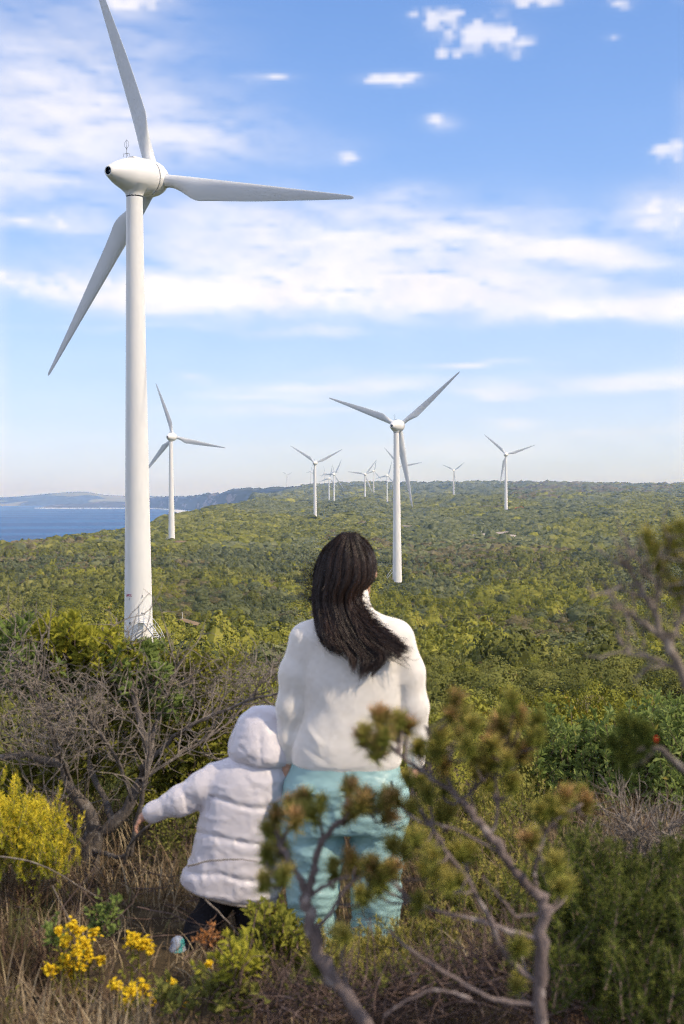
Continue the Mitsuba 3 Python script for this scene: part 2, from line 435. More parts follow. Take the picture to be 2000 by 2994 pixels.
blade = blade_mesh()
collar_mesh = lathe([(2.05, .99), (2.45, 1.01), (2.5, .97)], 32, False)
ply_blade = mikit.ply(blade, 'mat_blade', 50)
ply_collar = mikit.ply(collar_mesh, 'mat_white_paint', 30)
ply_tower = mikit.ply(tower_mesh, 'mat_white_paint', 40)
ply_tower_far = mikit.ply(tower_far, 'mat_white_paint', 40)
ply_yaw = mikit.ply(yaw_ring_mesh, 'mat_dark', 40)
ply_nacelle = mikit.ply(nacelle_mesh, 'mat_white_paint', 60)
ply_vent = mikit.ply(vent_tube, 'mat_dark', 40)
ply_fan = mikit.ply(vent_fan, 'mat_metal_grey', 40)
ply_hub = mikit.ply(hub_mesh, 'mat_white_paint', 50)
ply_seam = mikit.ply(seam_mesh, 'mat_dark', 40)
# weather mast on the nacelle: a small frame, a rod and a wire hoop
_m = [bar([(x, y, 0), (x * .8, y * .8, .55)], .035) for x in (-.4, .4) for y in (-.3, .3)]
_m += [bar([(-.38, 0, .52), (.38, 0, .52)], .05), bar([(0, 0, .5), (0, 0, 2.6)], [.05, .02])]
_t = np.linspace(0, 2 * np.pi, 25)
_m += [bar(np.stack([.42 * np.sin(_t), _t * 0, 1.85 + .55 * np.cos(_t)], 1), .03, 5), bar([(0, 0, 1.0), (0, 0, 1.35)], .07)]
mast_mesh = join(_m)
mast_mesh.apply_translation([0, -1.5, 5.42])
ply_mast = mikit.ply(mast_mesh, 'mat_metal_grey')
hatch_mesh = box(1.1, 1.6, .14, (0, .15, 5.62))
ply_hatch = mikit.ply(hatch_mesh, 'mat_white_paint')


def turbine(top_px, top_py, d, psi, phase, label, detail=0):
    key = key_of('wind_turbine')
    top = at(top_px, top_py, d)
    g = float(ground_z(top[0], top[1]))
    base = top - [0, 0, 65]
    sink = base[2] - g
    say(key, label, 'wind turbine', 'white three bladed wind turbines')
    Tb = T().translate(base.tolist())
    near = detail > 0
    scene[key + '__tower'] = {**(ply_tower if near else ply_tower_far), 'to_world': Tb if sink < 1.2 else Tb @ T().translate([0, 0, 65]) @ T().scale([1, 1, (65 + sink) / 65]) @ T().translate([0, 0, -65])}
    Tn = T().translate(top.tolist()) @ T().rotate([0, 0, 1], -psi)
    scene[key + '__nacelle'] = {**ply_nacelle, 'to_world': Tn}
    scene[key + '__hub'] = {**ply_hub, 'to_world': Tn}
    if near:
        scene[key + '__tower__yaw_ring'] = {**ply_yaw, 'to_world': Tb}
        scene[key + '__nacelle__vent'] = {**ply_vent, 'to_world': Tn}
        scene[key + '__nacelle__weather_mast'] = {**ply_mast, 'to_world': Tn}
        scene[key + '__nacelle__roof_hatch'] = {**ply_hatch, 'to_world': Tn}
        scene[key + '__hub__seam'] = {**ply_seam, 'to_world': Tn}
        scene[key + '__nacelle__fan'] = {**ply_fan, 'to_world': Tn}
    else:
        scene[key + '__nacelle__vent'] = {**ply_vent, 'to_world': Tn}
    for k in range(3):
        # blade z is radial, x the leading edge; the disc turns about +y
        Tk = Tn @ T().translate([0, 0, 3.0]) @ T().rotate([1, 0, 0], math.degrees(TILT)) @ T().translate([0, 4.4, 0]) @ T().rotate([0, 1, 0], 90 - phase - 120 * k)
        bk = key + '__blade' + (f'_{k:03d}' if k else '')
        scene[bk] = {**ply_blade, 'to_world': Tk @ T().rotate([0, 0, 1], 180)}
        if near:
            scene[bk + '__collar'] = {**ply_collar, 'to_world': Tk}
    return key, base


TURBINES = [
    (393, 574, 200.5, 35.8, 108.3, 'nearest huge white wind turbine with lettering and door on its tower', 2),
    (499.5, 1291, 886, 17, 107.8, 'wind turbine near the sea cliff just right of the nearest tower', 1),
    (1158.5, 1264.5, 610, 24.1, 38.2, 'second tallest wind turbine standing on green heath right of the woman', 1),
    (920.5, 1361, 1634, 12, 25.5, 'mid distance wind turbine with one blade hanging behind its tower, left of the woman\'s head', 1),
    (1479, 1336, 1675, 14.3, 17.2, 'wind turbine beside the small red vehicle on the right', 1),
    (1326, 1379, 3541, 27.8, 34.7, 'small wind turbine below the ridge between the two on the right', 0),
    (1067, 1391.5, 2720, 10, 50.9, 'wind turbine standing behind the small dark knoll', 0),
    (1092, 1380.5, 4065, 40, 74.9, 'smaller wind turbine just right of the one behind the knoll', 0),
    (1132, 1394.5, 3347, 33.1, 70.7, 'far wind turbine close left of the second tallest tower', 0),
    (1165, 1369, 2100, 17, 8.4, 'wind turbine mostly hidden behind the second tallest tower', 0),
    (976.5, 1391.5, 3000, 21.6, 62.1, 'tallest wind turbine of the far cluster with a blade hanging down right', 0),
    (962, 1402, 3694, 29.4, 75.5, 'low wind turbine at the left foot of the far cluster', 0),
    (948, 1384.5, 7000, 41.2, 100.5, 'tiny wind turbine on the skyline left of the far cluster', 0),
    (908, 1380, 6600, 41, 73.9, 'tiny wind turbine on the skyline behind the mid distance tower', 0),
    (838.5, 1391, 7500, 26.4, 27.4, 'leftmost tiny wind turbine alone on the ridge skyline', 0),
    (976, 1380, 7300, 15, 103.6, 'tiny wind turbine on the skyline behind the far cluster', 0),
]
turbine_at = []
for t in TURBINES:
    turbine_at.append(turbine(*t))

# the nearest tower: door, stairs, handrails, lettering, lamp, cable box
K, BASE = turbine_at[0]


def radius_at(h):
    z, r = np.array(TOWER).T
    return np.interp(h, z, r)


def on_tower(mesh, x0, h0, lift=.0):
    """Bends a flat mesh (x across, y up, z out) onto the tower round the spot that faces x0 metres off the tower's centre line."""
    v = mesh.vertices.copy()
    h = h0 + v[:, 1]
    r = radius_at(h) + lift + v[:, 2]
    a = math.asin(x0 / radius_at(h0)) + v[:, 0] / radius_at(h0)
    tilt = math.atan2(BASE[0], BASE[1])                # towards the viewer's path
    X, Y = r * np.sin(a), -r * np.cos(a)
    c, s = math.cos(tilt), math.sin(tilt)
    out = mesh.copy()
    out.vertices = np.stack([BASE[0] + c * X + s * Y, BASE[1] - s * X + c * Y, BASE[2] + h], 1)
    return out


def patch(w, h, depth, n=6, round_top=False):
    from shapely.geometry import box as sbox, Polygon
    if round_top:
        a = np.linspace(0, np.pi, 13)
        pts = [(w / 2, 0)] + [(w / 2 * np.cos(t), h - w * .3 + w * .3 * np.sin(t)) for t in a] + [(-w / 2, 0)]
        pts = np.array(pts)
        xs = np.linspace(-w / 2, w / 2, n + 1)
        top = np.interp(xs, pts[1:14, 0][::-1], pts[1:14, 1][::-1])
        v, f = [], []
        for z in (0, depth):
            for y in (0, 1):
                for x, t in zip(xs, top):
                    v.append((x, t * y, z))
        m = n + 1
        q = [(i, i + 1, m + i + 1, m + i) for i in range(n)]
        for a_, b_, c_, d_ in q:
            f += [(a_ + 2 * m, b_ + 2 * m, c_ + 2 * m), (a_ + 2 * m, c_ + 2 * m, d_ + 2 * m)]
        for i in range(n):
            f += [(m + i, m + i + 1, 3 * m + i + 1), (m + i, 3 * m + i + 1, 3 * m + i), (i + 1, i, 2 * m + i), (i + 1, 2 * m + i, 2 * m + i + 1)]
        f += [(0, m, 3 * m), (0, 3 * m, 2 * m), (n + m, n, n + 2 * m), (n + m, n + 2 * m, n + 3 * m)]
        return trimesh.Trimesh(v, f, process=False)
    m = trimesh.creation.box((w, h, depth)).subdivide().subdivide()
    m.apply_translation([0, h / 2, depth / 2])
    return m


put(K + '__tower__door', on_tower(patch(.86, 2.55, .09, 8, True), .48, 2.95), 'mat_white_paint')
put(K + '__tower__door_panel', on_tower(patch(.62, 1.95, .05), .50, 3.0, .092), 'mat_white_paint')
put(K + '__tower__door_vent', on_tower(patch(.30, .20, .03), .50, 4.05, .145), 'mat_metal_grey')
put(K + '__tower__door_handle', on_tower(patch(.05, .22, .05), .74, 3.75, .145), 'mat_metal_grey')
put(K + '__tower__door_hood', on_tower(patch(.62, .045, .12), .49, 4.98, .02), 'mat_white_paint')
put(K + '__tower__cable_box', on_tower(patch(.13, .32, .08), -1.22, 2.55, .0), 'mat_dark')
put(K + '__tower__lamp', on_tower(join([box(.07, .3, .07, (0, .1, .18)), box(.05, .05, .2, (0, -.02, .1))]), .58, 6.55), 'mat_dark')


def letters(text, height, x0, h0, bsdf, name):
    m = meshkit.text_mesh(text, height, .012, bold=True)
    m.apply_translation([-m.bounds[:, 0].mean(), 0, 0])
    put(K + '__tower__' + name, on_tower(m.subdivide(), x0, h0, .006), bsdf)


letters('WEC', .34, -1.36, 6.58, 'mat_red_print', 'lettering')
letters('1', .30, -1.30, 6.08, 'mat_dark_print', 'numeral')

# stairs down from the door, in a frame whose origin is at the door sill and x points along the flight
_sill = on_tower(trimesh.Trimesh([[0, 0, 0], [0, 0, .1], [.1, 0, 0]], [[0, 1, 2]], process=False), .5, 2.9).vertices
_dir = np.array([.72, -.55, 0]); _dir /= np.linalg.norm(_dir)
_side = np.array([-_dir[1], _dir[0], 0])
_o = _sill[0] + np.array([.1, -.35, 0])


def S(a, b, c):
    return _o + _dir * a + _side * b + np.array([0, 0, c])


def slab(a0, a1, b0, b1, c0, c1, c0b=None, c1b=None):
    c0b, c1b = c0 if c0b is None else c0b, c1 if c1b is None else c1b
    v = [S(a0, b0, c0), S(a1, b0, c0b), S(a1, b1, c0b), S(a0, b1, c0), S(a0, b0, c1), S(a1, b0, c1b), S(a1, b1, c1b), S(a0, b1, c1)]
    f = [(0, 2, 1), (0, 3, 2), (4, 5, 6), (4, 6, 7), (0, 1, 5), (0, 5, 4), (1, 2, 6), (1, 6, 5), (2, 3, 7), (2, 7, 6), (3, 0, 4), (3, 4, 7)]
    return trimesh.Trimesh(v, f, process=False)


put(K + '__stairs__landing', slab(-.5, .9, -.55, .55, -.08, 0), 'mat_white_paint')
for i in range(11):
    put(K + '__stairs__tread' + (f'_{i:03d}' if i else ''), slab(.92 + .27 * i, 1.2 + .27 * i, -.5, .5, -.24 - .24 * i, -.2 - .24 * i), 'mat_white_paint')
for i, b in enumerate((-.56, .52)):
    put(K + '__stairs__stringer' + (f'_{i:03d}' if i else ''), slab(.9, 3.95, b, b + .04, -.3, -.02, -3.0, -2.72), 'mat_white_paint')
    rail = [S(-.3, b, 1.05), S(.5, b, 1.08), S(1.0, b, .98), S(1.8, b, .45), S(2.6, b, -.25), S(3.3, b, -1.0), S(3.8, b, -1.75), S(4.0, b, -2.3), S(4.02, b, -2.8)]
    mid = [S(-.3, b, .55), S(.7, b, .5), S(1.6, b, -.1), S(2.6, b, -.95), S(3.6, b, -1.95)]
    posts = [bar([S(x, b, z0), S(x, b, z1)], .028) for x, z0, z1 in ((-.3, 0, 1.05), (.8, 0, 1.03), (2.2, -1.3, .12), (3.4, -2.5, -1.1))]
    put(K + '__stairs__handrail' + (f'_{i:03d}' if i else ''), join([bar(rail, .032, 8), bar(mid, .025, 8)] + posts), 'mat_white_paint', 40)
# small stairs seen as rails beside three other towers
for i, side in ((1, -1), (2, -1)):
    k2, b2 = turbine_at[i]
    q = lambda a, c, o=0: b2 + np.array([side * (2.1 + a), -1.2 + o, c])
    put(k2 + '__stairs', join([bar([q(0, 3.9, o), q(.6, 3.9, o), q(2.4, 1.2, o), q(2.5, 0, o)], .05) for o in (0, .9)] + [bar([q(0, 2.8, o), q(2.4, 0, o)], .07) for o in (0, .9)] + [box(.9, 1.0, .06, q(0, 2.85, .45))]), 'mat_white_paint')

# ------------------------------------------------------------------ people: implicit surfaces, meshed by surface nets
def smin(a, b, k):
    h = np.clip(.5 + .5 * (b - a) / k, 0, 1)
    return b * (1 - h) + a * h - k * h * (1 - h)


def cone(P, a, b, ra, rb, flat=None):
    """A round tapered limb from a to b."""
    a, b = np.asarray(a, float), np.asarray(b, float)
    ab = b - a
    t = np.clip(((P - a) @ ab) / (ab @ ab + 1e-12), 0, 1)
    return np.linalg.norm(P - a - t[..., None] * ab, axis=-1) - (ra + (rb - ra) * t)


def limb(P, pts, k=.02):
    d = None
    for (a, ra), (b, rb) in zip(pts[:-1], pts[1:]):
        e = cone(P, a, b, ra, rb)
        d = e if d is None else smin(d, e, k)
    return d


def egg(P, c, r, R=None):
    q = P - np.asarray(c, float)
    if R is not None:
        q = q @ np.asarray(R)
    q = q / np.asarray(r, float)
    n = np.linalg.norm(q, axis=-1)
    return (n - 1) * min(r)


def stack(P, rows, cap=.0):
    """A body of elliptic sections: rows of (z, cx, cy, half width, half depth)."""
    rows = np.array(sorted(rows), float)
    z = P[..., 2]
    f = PchipInterpolator(rows[:, 0], rows[:, 1:])(np.clip(z, rows[0, 0], rows[-1, 0]))
    a, b = f[..., 2], f[..., 3]
    x, y = P[..., 0] - f[..., 0], P[..., 1] - f[..., 1]
    n = (np.abs(x / a) ** 2.3 + np.abs(y / b) ** 2.3) ** (1 / 2.3)
    d = (n - 1) * np.minimum(a, b)
    out = np.maximum(z - rows[-1, 0], rows[0, 0] - z)
    return np.maximum(d, out)


def folds(P, items):
    """Creases (negative) and swells (positive) along segments: (a, b, width, height)."""
    s = 0
    for a, b, w, h in items:
        d = cone(P, a, b, 0, 0)
        s = s + h * np.exp(-(d / w) ** 2)
    return s


def ripple(P, scale, amp, seed, octaves=3):
    return amp * 2 * (meshkit.fbm(P * np.asarray(scale), octaves, seed) - .5)


def creased(P, scale, amp, seed):
    n = meshkit.fbm(P * np.asarray(scale), 3, seed)
    return amp * (1 - np.minimum(1, np.abs(n - .5) * 9))


def mesh_of(fn, lo, hi, h):
    lo, hi = np.asarray(lo, float), np.asarray(hi, float)
    n = np.ceil((hi - lo) / h).astype(int) + 1
    g = np.stack(np.meshgrid(*[lo[i] + h * np.arange(n[i]) for i in range(3)], indexing='ij'), -1)
    f = fn(g)
    f[[0, -1]] = np.maximum(f[[0, -1]], h); f[:, [0, -1]] = np.maximum(f[:, [0, -1]], h); f[:, :, [0, -1]] = np.maximum(f[:, :, [0, -1]], h)
    s = f < 0
    cell = np.zeros(n - 1, int)
    acc, cnt = np.zeros((*(n - 1), 3)), np.zeros(n - 1)
    corner = [(a, b, c) for a in (0, 1) for b in (0, 1) for c in (0, 1)]
    sl = lambda o: tuple(slice(k, m - 1 + k) for k, m in zip(o, n))
    for i, o in enumerate(corner):
        for ax in range(3):
            if o[ax] == 0:
                o2 = tuple(v + (1 if k == ax else 0) for k, v in enumerate(o))
                fa, fb = f[sl(o)], f[sl(o2)]
                m = (fa < 0) != (fb < 0)
                t = np.where(m, fa / np.where(m, fa - fb, 1), 0)
                p = g[sl(o)].copy()
                p[..., ax] += t * h
                acc += np.where(m[..., None], p, 0)
                cnt += m
    on = cnt > 0
    cell[on] = np.arange(on.sum())
    v = acc[on] / cnt[on][:, None]
    F = []
    for ax in range(3):
        b, c = [(1, 2), (2, 0), (0, 1)][ax]
        a0 = [slice(1, -1)] * 3
        a0[ax] = slice(0, -1)
        a1 = list(a0)
        a1[ax] = slice(1, None)
        s0, s1 = s[tuple(a0)], s[tuple(a1)]
        idx = np.argwhere(s0 != s1)
        if not len(idx):
            continue
        flip = s0[tuple(idx.T)]
        off = np.array([1, 1, 1]); off[ax] = 0
        base = idx + off
        q = []
        for db, dc in ((-1, -1), (0, -1), (0, 0), (-1, 0)):
            k = base.copy()
            k[:, b] += db
            k[:, c] += dc
            q.append(cell[tuple(k.T)])
        q = np.stack(q, 1)
        q[~flip] = q[~flip][:, ::-1]
        F.append(q)
    F = np.vstack(F)
    m = trimesh.Trimesh(v, np.vstack([F[:, [0, 1, 2]], F[:, [0, 2, 3]]]), process=False)
    return m


def relaxed(m, n=3):
    e = np.vstack([m.faces[:, [0, 1]], m.faces[:, [1, 2]], m.faces[:, [2, 0]]])
    k = len(m.vertices)
    A = sparse.coo_matrix((np.ones(len(e)), (e[:, 0], e[:, 1])), (k, k)).tocsr()
    A = ((A + A.T) > 0).astype(float)
    w = np.maximum(np.asarray(A.sum(1)), 1)
    v = np.array(m.vertices)
    for i in range(n):
        for f in (.5, -.52):
            v = v + f * (A @ v / w - v)
    m.vertices = v
    return m


def moved(m, v, rz=0):
    if rz:
        m.apply_transform(trimesh.transformations.rotation_matrix(rz, [0, 0, 1]))
    m.apply_translation(v)
    return m


def finger_set(P, palm, dirs, side, thumb, size=1.0, curl=.5):
    """Palm plus five separate bent fingers. palm: centre; dirs: (along, across, normal-out-of-palm)."""
    a, c, nrm = (np.asarray(x, float) for x in dirs)
    d = cone(P, palm - a * .03 * size - c * .018 * size, palm + a * .035 * size - c * .024 * size, .017 * size, .014 * size)
    for o in (-.008, .006, .02):
        d = smin(d, cone(P, palm - a * .03 * size + c * o * size * .8, palm + a * .038 * size + c * o * size, .016 * size, .0135 * size), .01 * size)
    for o, ln in ((-.027, .068), (-.009, .078), (.009, .073), (.026, .058)):
        b = palm + a * .042 * size + c * o * size
        L = ln * size
        p1 = b + a * L * .42 + nrm * L * .10 * curl
        p2 = p1 + (a * (1 - .45 * curl) + nrm * .75 * curl) * L * .33
        p3 = p2 + (a * (1 - .9 * curl) + nrm * 1.1 * curl) * L * .26
        d = smin(d, limb(P, [(b, .0095 * size), (p1, .0088 * size), (p2, .008 * size), (p3, .0068 * size)], .004), .006 * size)
    t0 = palm - a * .018 * size + c * thumb * .026 * size
    t1 = t0 + (a * .6 + c * thumb * .8 + nrm * .35) * .034 * size
    t2 = t1 + (a * .9 + c * thumb * .2 + nrm * .4) * .03 * size
    d = smin(d, limb(P, [(t0, .014 * size), (t1, .0105 * size), (t2, .008 * size)], .006), .01 * size)
    return d


def head_sdf(P, c, turn, s=1.0):
    """A head with a face, turned about z by turn radians from +y towards +x."""
    ca, sa = math.cos(turn), math.sin(turn)
    q = P - c
    x, y, z = ca * q[..., 0] - sa * q[..., 1], sa * q[..., 0] + ca * q[..., 1], q[..., 2]
    Q = np.stack([x, y, z], -1) / s
    d = egg(Q, (0, -.012, .03), (.074, .092, .088))
    d = smin(d, egg(Q, (0, .028, -.035), (.058, .062, .078)), .04)
    d = smin(d, cone(Q, (0, .09, .012), (0, .106, -.022), .009, .0125), .012)           # nose
    d = smin(d, egg(Q, (0, .086, -.052), (.022, .012, .007)), .008)                        # lips
    d = smin(d, egg(Q, (0, .078, -.094), (.02, .018, .014)), .02)                          # chin
    for k in (-1, 1):
        d = smin(d, egg(Q, (k * .032, .078, .036), (.02, .012, .006)), .012)               # brow
        d = np.maximum(d, -smin(egg(Q, (k * .031, .097, .014), (.015, .014, .010)), d * 0 + 9, .001) * .8)
        d = smin(d, egg(Q, (k * .031, .078, .014), (.0125, .0115, .0115)), .003)           # eyeball
        d = smin(d, egg(Q, (k * .046, .06, -.022), (.024, .022, .022)), .02)               # cheek
        d = smin(d, egg(Q, (k * .077, -.008, -.002), (.008, .019, .030)), .006)            # ear
    return d * s


# ---- materials of the clothes
def wool_bump(p, n, uv):
    return fbm(p.x * 150, p.y * 150, p.z * 150, 3) * .0012 + noise(p.x * 40, p.y * 40, p.z * 40) * .0006


scene['mat_sweater'] = {'type': 'bumpmap', 'arbitrary': proc(wool_bump, .002), 'scale': 1.0,
                        'bsdf': principled(proc(lambda p, n, uv: mix((.70, .675, .63), (.82, .80, .765), fbm(p.x * 60, p.y * 60, p.z * 60, 3))), .95, .2, sheen=.6)}


def nylon_bump(p, n, uv):
    return fbm(p.x * 30, p.y * 30, p.z * 50, 3) * .004


scene['mat_trousers'] = {'type': 'bumpmap', 'arbitrary': proc(nylon_bump, .003), 'scale': 1.0,
                         'bsdf': principled(proc(lambda p, n, uv: mix((.24, .41, .425), (.29, .475, .485), fbm(p.x * 9, p.y * 9, p.z * 9, 3))), .46, .5, sheen=.3)}
scene['mat_trousers_dark'] = principled((.05, .10, .11), .6, .3)


def puffer_bump(p, n, uv):
    return fbm(p.x * 34, p.y * 34, p.z * 22, 3) * .003


scene['mat_puffer'] = {'type': 'bumpmap', 'arbitrary': proc(puffer_bump, .003), 'scale': 1.0,
                       'bsdf': principled(proc(lambda p, n, uv: mix((.58, .56, .60), (.64, .615, .655), fbm(p.x * 14, p.y * 14, p.z * 14, 3))), .42, .5, sheen=.3)}
scene['mat_lining'] = principled(proc(lambda p, n, uv: mix((.42, .36, .30), (.60, .54, .47), fbm(p.x * 90, p.y * 90, p.z * 90, 2))), .95, .2, sheen=.5)
scene['mat_skin'] = principled(proc(lambda p, n, uv: mix((.47, .27, .18), (.56, .34, .24), fbm(p.x * 30, p.y * 30, p.z * 30, 3))), .5, .4)
scene['mat_skin_child'] = principled(proc(lambda p, n, uv: mix((.45, .24, .16), (.55, .31, .22), fbm(p.x * 30, p.y * 30, p.z * 30, 3))), .5, .4)
scene['mat_hair'] = {'type': 'twosided', 'bsdf': principled(proc(lambda p, n, uv: mix((.008, .006, .006), (.046, .025, .019), uv.x)), .42, .4)}
scene['mat_black_cloth'] = principled(proc(lambda p, n, uv: mix((.010, .010, .013), (.022, .022, .028), fbm(p.x * 25, p.y * 25, p.z * 25, 3))), .9, .25)
scene['mat_shoe'] = principled(proc(lambda p, n, uv: mix((.05, .30, .32), (.30, .36, .48), smoothstep(.46, .54, noise(p.x * 40, p.y * 40, p.z * 40)))), .6, .4)
scene['mat_shoe_white'] = principled((.6, .6, .58), .6, .4)

# ---- the woman, seen from behind; local origin between her feet
WD = 5.35
WM = 4000 / WD / 1.2755                                  # photo display pixels per metre at her distance
W0 = dp(812, 2190, WD)


def wl(X, Y, y=0.0):
    return np.array([(X - 812) / WM, y, (2190 - Y) / WM])


WOMAN = key_of('person')
say(WOMAN, 'woman in white sweater and mint trousers seen from behind, long dark hair blown aside', 'person')
LW, RW = wl(660, 1742, .03), wl(955, 1748, .03)           # wrists


def woman_sweater(P):
    d = stack(P, [(.735, -.022, 0, .196, .128), (.765, -.022, 0, .214, .140), (.82, -.02, 0, .218, .144), (.90, -.01, 0, .200, .136), (.98, 0, 0, .190, .128), (1.08, 0, 0, .203, .128), (1.18, 0, 0, .212, .120),
                   (1.25, 0, .005, .210, .110), (1.30, .002, .010, .178, .094), (1.335, .002, .016, .122, .082), (1.36, .002, .022, .082, .072), (1.40, .004, .028, .066, .066), (1.425, .004, .03, .063, .063), (1.445, .004, .032, .052, .052)])
    la = limb(P, [(wl(716, 1466, .005), .080), (wl(686, 1540, 0), .068), (wl(671, 1617, 0), .055), (wl(662, 1690, .015), .045), (wl(660, 1737, .03), .036)], .03)
    ra = limb(P, [(wl(908, 1464, .005), .080), (wl(938, 1540, 0), .069), (wl(953, 1620, 0), .057), (wl(960, 1690, .015), .046), (wl(957, 1746, .03), .037)], .03)
    la = np.maximum(la, wl(0, 1752)[2] - P[..., 2]); ra = np.maximum(ra, wl(0, 1762)[2] - P[..., 2])
    d = smin(d, np.minimum(la, ra), .010 + .032 * np.clip((P[..., 2] - 1.12) / .14, 0, 1))
    s = .6 * folds(P, [
        (wl(700, 1500, -.1), wl(735, 1660, -.14), .022, .010), (wl(716, 1540, -.13), wl(748, 1720, -.15), .014, -.009), (wl(740, 1560, -.13), wl(780, 1640, -.14), .03, .006),
        (wl(688, 1640, -.08), wl(740, 1690, -.14), .016, .010), (wl(690, 1690, -.1), wl(760, 1735, -.15), .012, -.006),
        (wl(925, 1560, -.08), wl(905, 1700, -.13), .018, .008), (wl(912, 1540, -.09), wl(890, 1690, -.14), .014, -.007), (wl(860, 1540, -.13), wl(840, 1700, -.145), .03, .004),
        (wl(700, 1440, -.06), wl(712, 1530, -.1), .012, -.006), (wl(928, 1440, -.06), wl(920, 1530, -.1), .012, -.006),
        (wl(690, 1748, -.13), wl(905, 1748, -.13), .010, -.006)])
    s = s + ripple(P, (8, 8, 3), .005, 3, 2) + ripple(P, (22, 22, 12), .0012, 4, 2)
    return d - s


put(WOMAN + '__sweater', relaxed(moved(mesh_of(woman_sweater, (-.36, -.22, .70), (.36, .22, 1.46), .0075), W0), 2), 'mat_sweater', True)


def woman_trousers(P):
    hip = stack(P, [(.50, -.035, 0, .215, .13), (.60, -.035, 0, .236, .150), (.68, -.033, -.005, .232, .150), (.74, -.03, 0, .212, .135), (.80, -.025, 0, .20, .125)])
    ll = limb(P, [(wl(728, 1830), .118), (wl(725, 1950), .104), (wl(718, 2040, -.01), .094), (wl(714, 2130), .082), (wl(716, 2166), .066)], .04)
    rl = limb(P, [(wl(864, 1830), .112), (wl(866, 1950), .094), (wl(864, 2040, -.01), .092), (wl(862, 2130), .083), (wl(862, 2168), .066)], .04)
    d = smin(smin(ll, rl, .006), hip, .035)
    d = smin(d, egg(P, wl(918, 1860, 0), (.035, .07, .075)), .03)
    d = smin(d, egg(P, wl(662, 1880, 0), (.03, .065, .075)), .03)
    s = ripple(P, (6, 6, 11), .008, 21, 2) + creased(P, (7, 7, 17), .006, 22) + creased(P, (12, 12, 20), .003, 24)
    low = np.clip((.78 - P[..., 2]) / .12, .25, 1)
    s = s * low + folds(P, [(wl(790, 1750, -.15), wl(797, 1880, -.15), .012, -.010), (wl(700, 1850, -.14), wl(790, 1835, -.15), .012, -.009), (wl(800, 1840, -.15), wl(900, 1855, -.13), .012, -.010)])
    d = np.maximum(d, .02 - P[..., 2])
    return d - s


put(WOMAN + '__trousers', moved(mesh_of(woman_trousers, (-.36, -.24, .0), (.32, .24, .83), .008), W0), 'mat_trousers', True)


def cloth_piece(fn, centre, half, lift, thick, tilt=0):
    """A flap that follows the surface fn: a rounded rectangle on the back, pressed onto it along y."""
    u, v = np.meshgrid(np.linspace(-1, 1, 9), np.linspace(-1, 1, 7), indexing='ij')
    x = u * half[0]; z = v * half[1]
    c, s = math.cos(tilt), math.sin(tilt)
    X, Z = centre[0] + c * x - s * z, centre[2] + s * x + c * z
    y = np.full_like(X, -.3)
    for _ in range(40):
        y = y + np.maximum(fn(np.stack([X, y, Z], -1)[None])[0], 0) * .7
    top = np.stack([X, y - lift - thick * (1 - .6 * np.maximum(np.abs(u), np.abs(v)) ** 6), Z], -1).reshape(-1, 3)
    bot = np.stack([X, y + .004, Z], -1).reshape(-1, 3)
    f = grid_faces(9, 7)
    n = 63
    rim = []
    loop = [i * 7 for i in range(9)] + [8 * 7 + j for j in range(1, 7)] + [i * 7 + 6 for i in range(7, -1, -1)] + [j for j in range(5, 0, -1)]
    for a, b in zip(loop, loop[1:] + loop[:1]):
        rim.append((a, b, b + n, a + n))
    F = np.vstack([f, np.array(rim)])[:, ::-1]
    return trimesh.Trimesh(np.vstack([top, bot]), np.vstack([F[:, [0, 1, 2]], F[:, [0, 2, 3]]]), process=False)


for nm, c, h, t in (('pocket_flap', wl(700, 1790), (.040, .022), .25), ('pocket_flap_001', wl(878, 1800), (.046, .02), -.05), ('pocket_flap_002', wl(905, 1856), (.04, .026), .1)):
    put(WOMAN + '__trousers__' + nm, moved(cloth_piece(woman_trousers, c, h, .003, .006, t), W0), 'mat_trousers', 40)
put(WOMAN + '__trousers__zip', moved(cloth_piece(woman_trousers, wl(904, 1795), (.0035, .035), .0045, .004, .25), W0), 'mat_trousers_dark')

H0 = wl(815, 1302, .045)                                  # middle of her head


def woman_body(P):
    d = head_sdf(P, H0, math.radians(42))
    d = smin(d, cone(P, wl(808, 1355, .03), wl(813, 1420, .02), .052, .056), .02)
    d = smin(d, stack(P, [(.66, -.03, 0, .15, .09), (.85, -.02, 0, .15, .09), (1.0, 0, 0, .14, .085), (1.2, 0, 0, .16, .085), (1.3, 0, .01, .13, .06), (1.35, 0, .02, .06, .05)]), .03)
    for s, pts in ((-1, [wl(708, 1452), wl(671, 1617, -.01), LW]), (1, [wl(916, 1448), wl(953, 1620, -.01), RW])):
        d = smin(d, limb(P, [(pts[0], .05), (pts[1], .036), (pts[2], .026), (pts[2] - [0, 0, .02], .025)], .02), .02)
    for X, X2, X3 in ((735, 720, 716), (852, 864, 862)):
        d = smin(d, limb(P, [(wl(X, 1820), .085), (wl(X2, 1990), .055), (wl(X3, 2100), .05), (wl(X3, 2172), .035)], .03), .03)
        d = smin(d, cone(P, wl(X3, 2180), wl(X3, 2180, .14), .028, .024), .02)
    return d


body = relaxed(mesh_of(woman_body, (-.34, -.16, .0), (.34, .2, 1.68), .009), 2)
hands = []
for wrist, side in ((LW, -1), (RW, 1)):
    palm = wrist + np.array([0, .012, -.062])
    dirs = (np.array([side * .06, .18, -.98]), np.array([0, .98, .18]), np.array([-side, 0, -.06]))

    def one_hand(P, palm=palm, dirs=dirs, side=side, wrist=wrist):
        return smin(finger_set(P, palm, dirs, side, 1, .95, .55), cone(P, wrist + [0, 0, .01], palm, .026, .02), .02)
    hands.append(mesh_of(one_hand, palm - .14, palm + .13, .0036))
put(WOMAN + '__body', moved(join([body] + hands), W0), 'mat_skin', True)


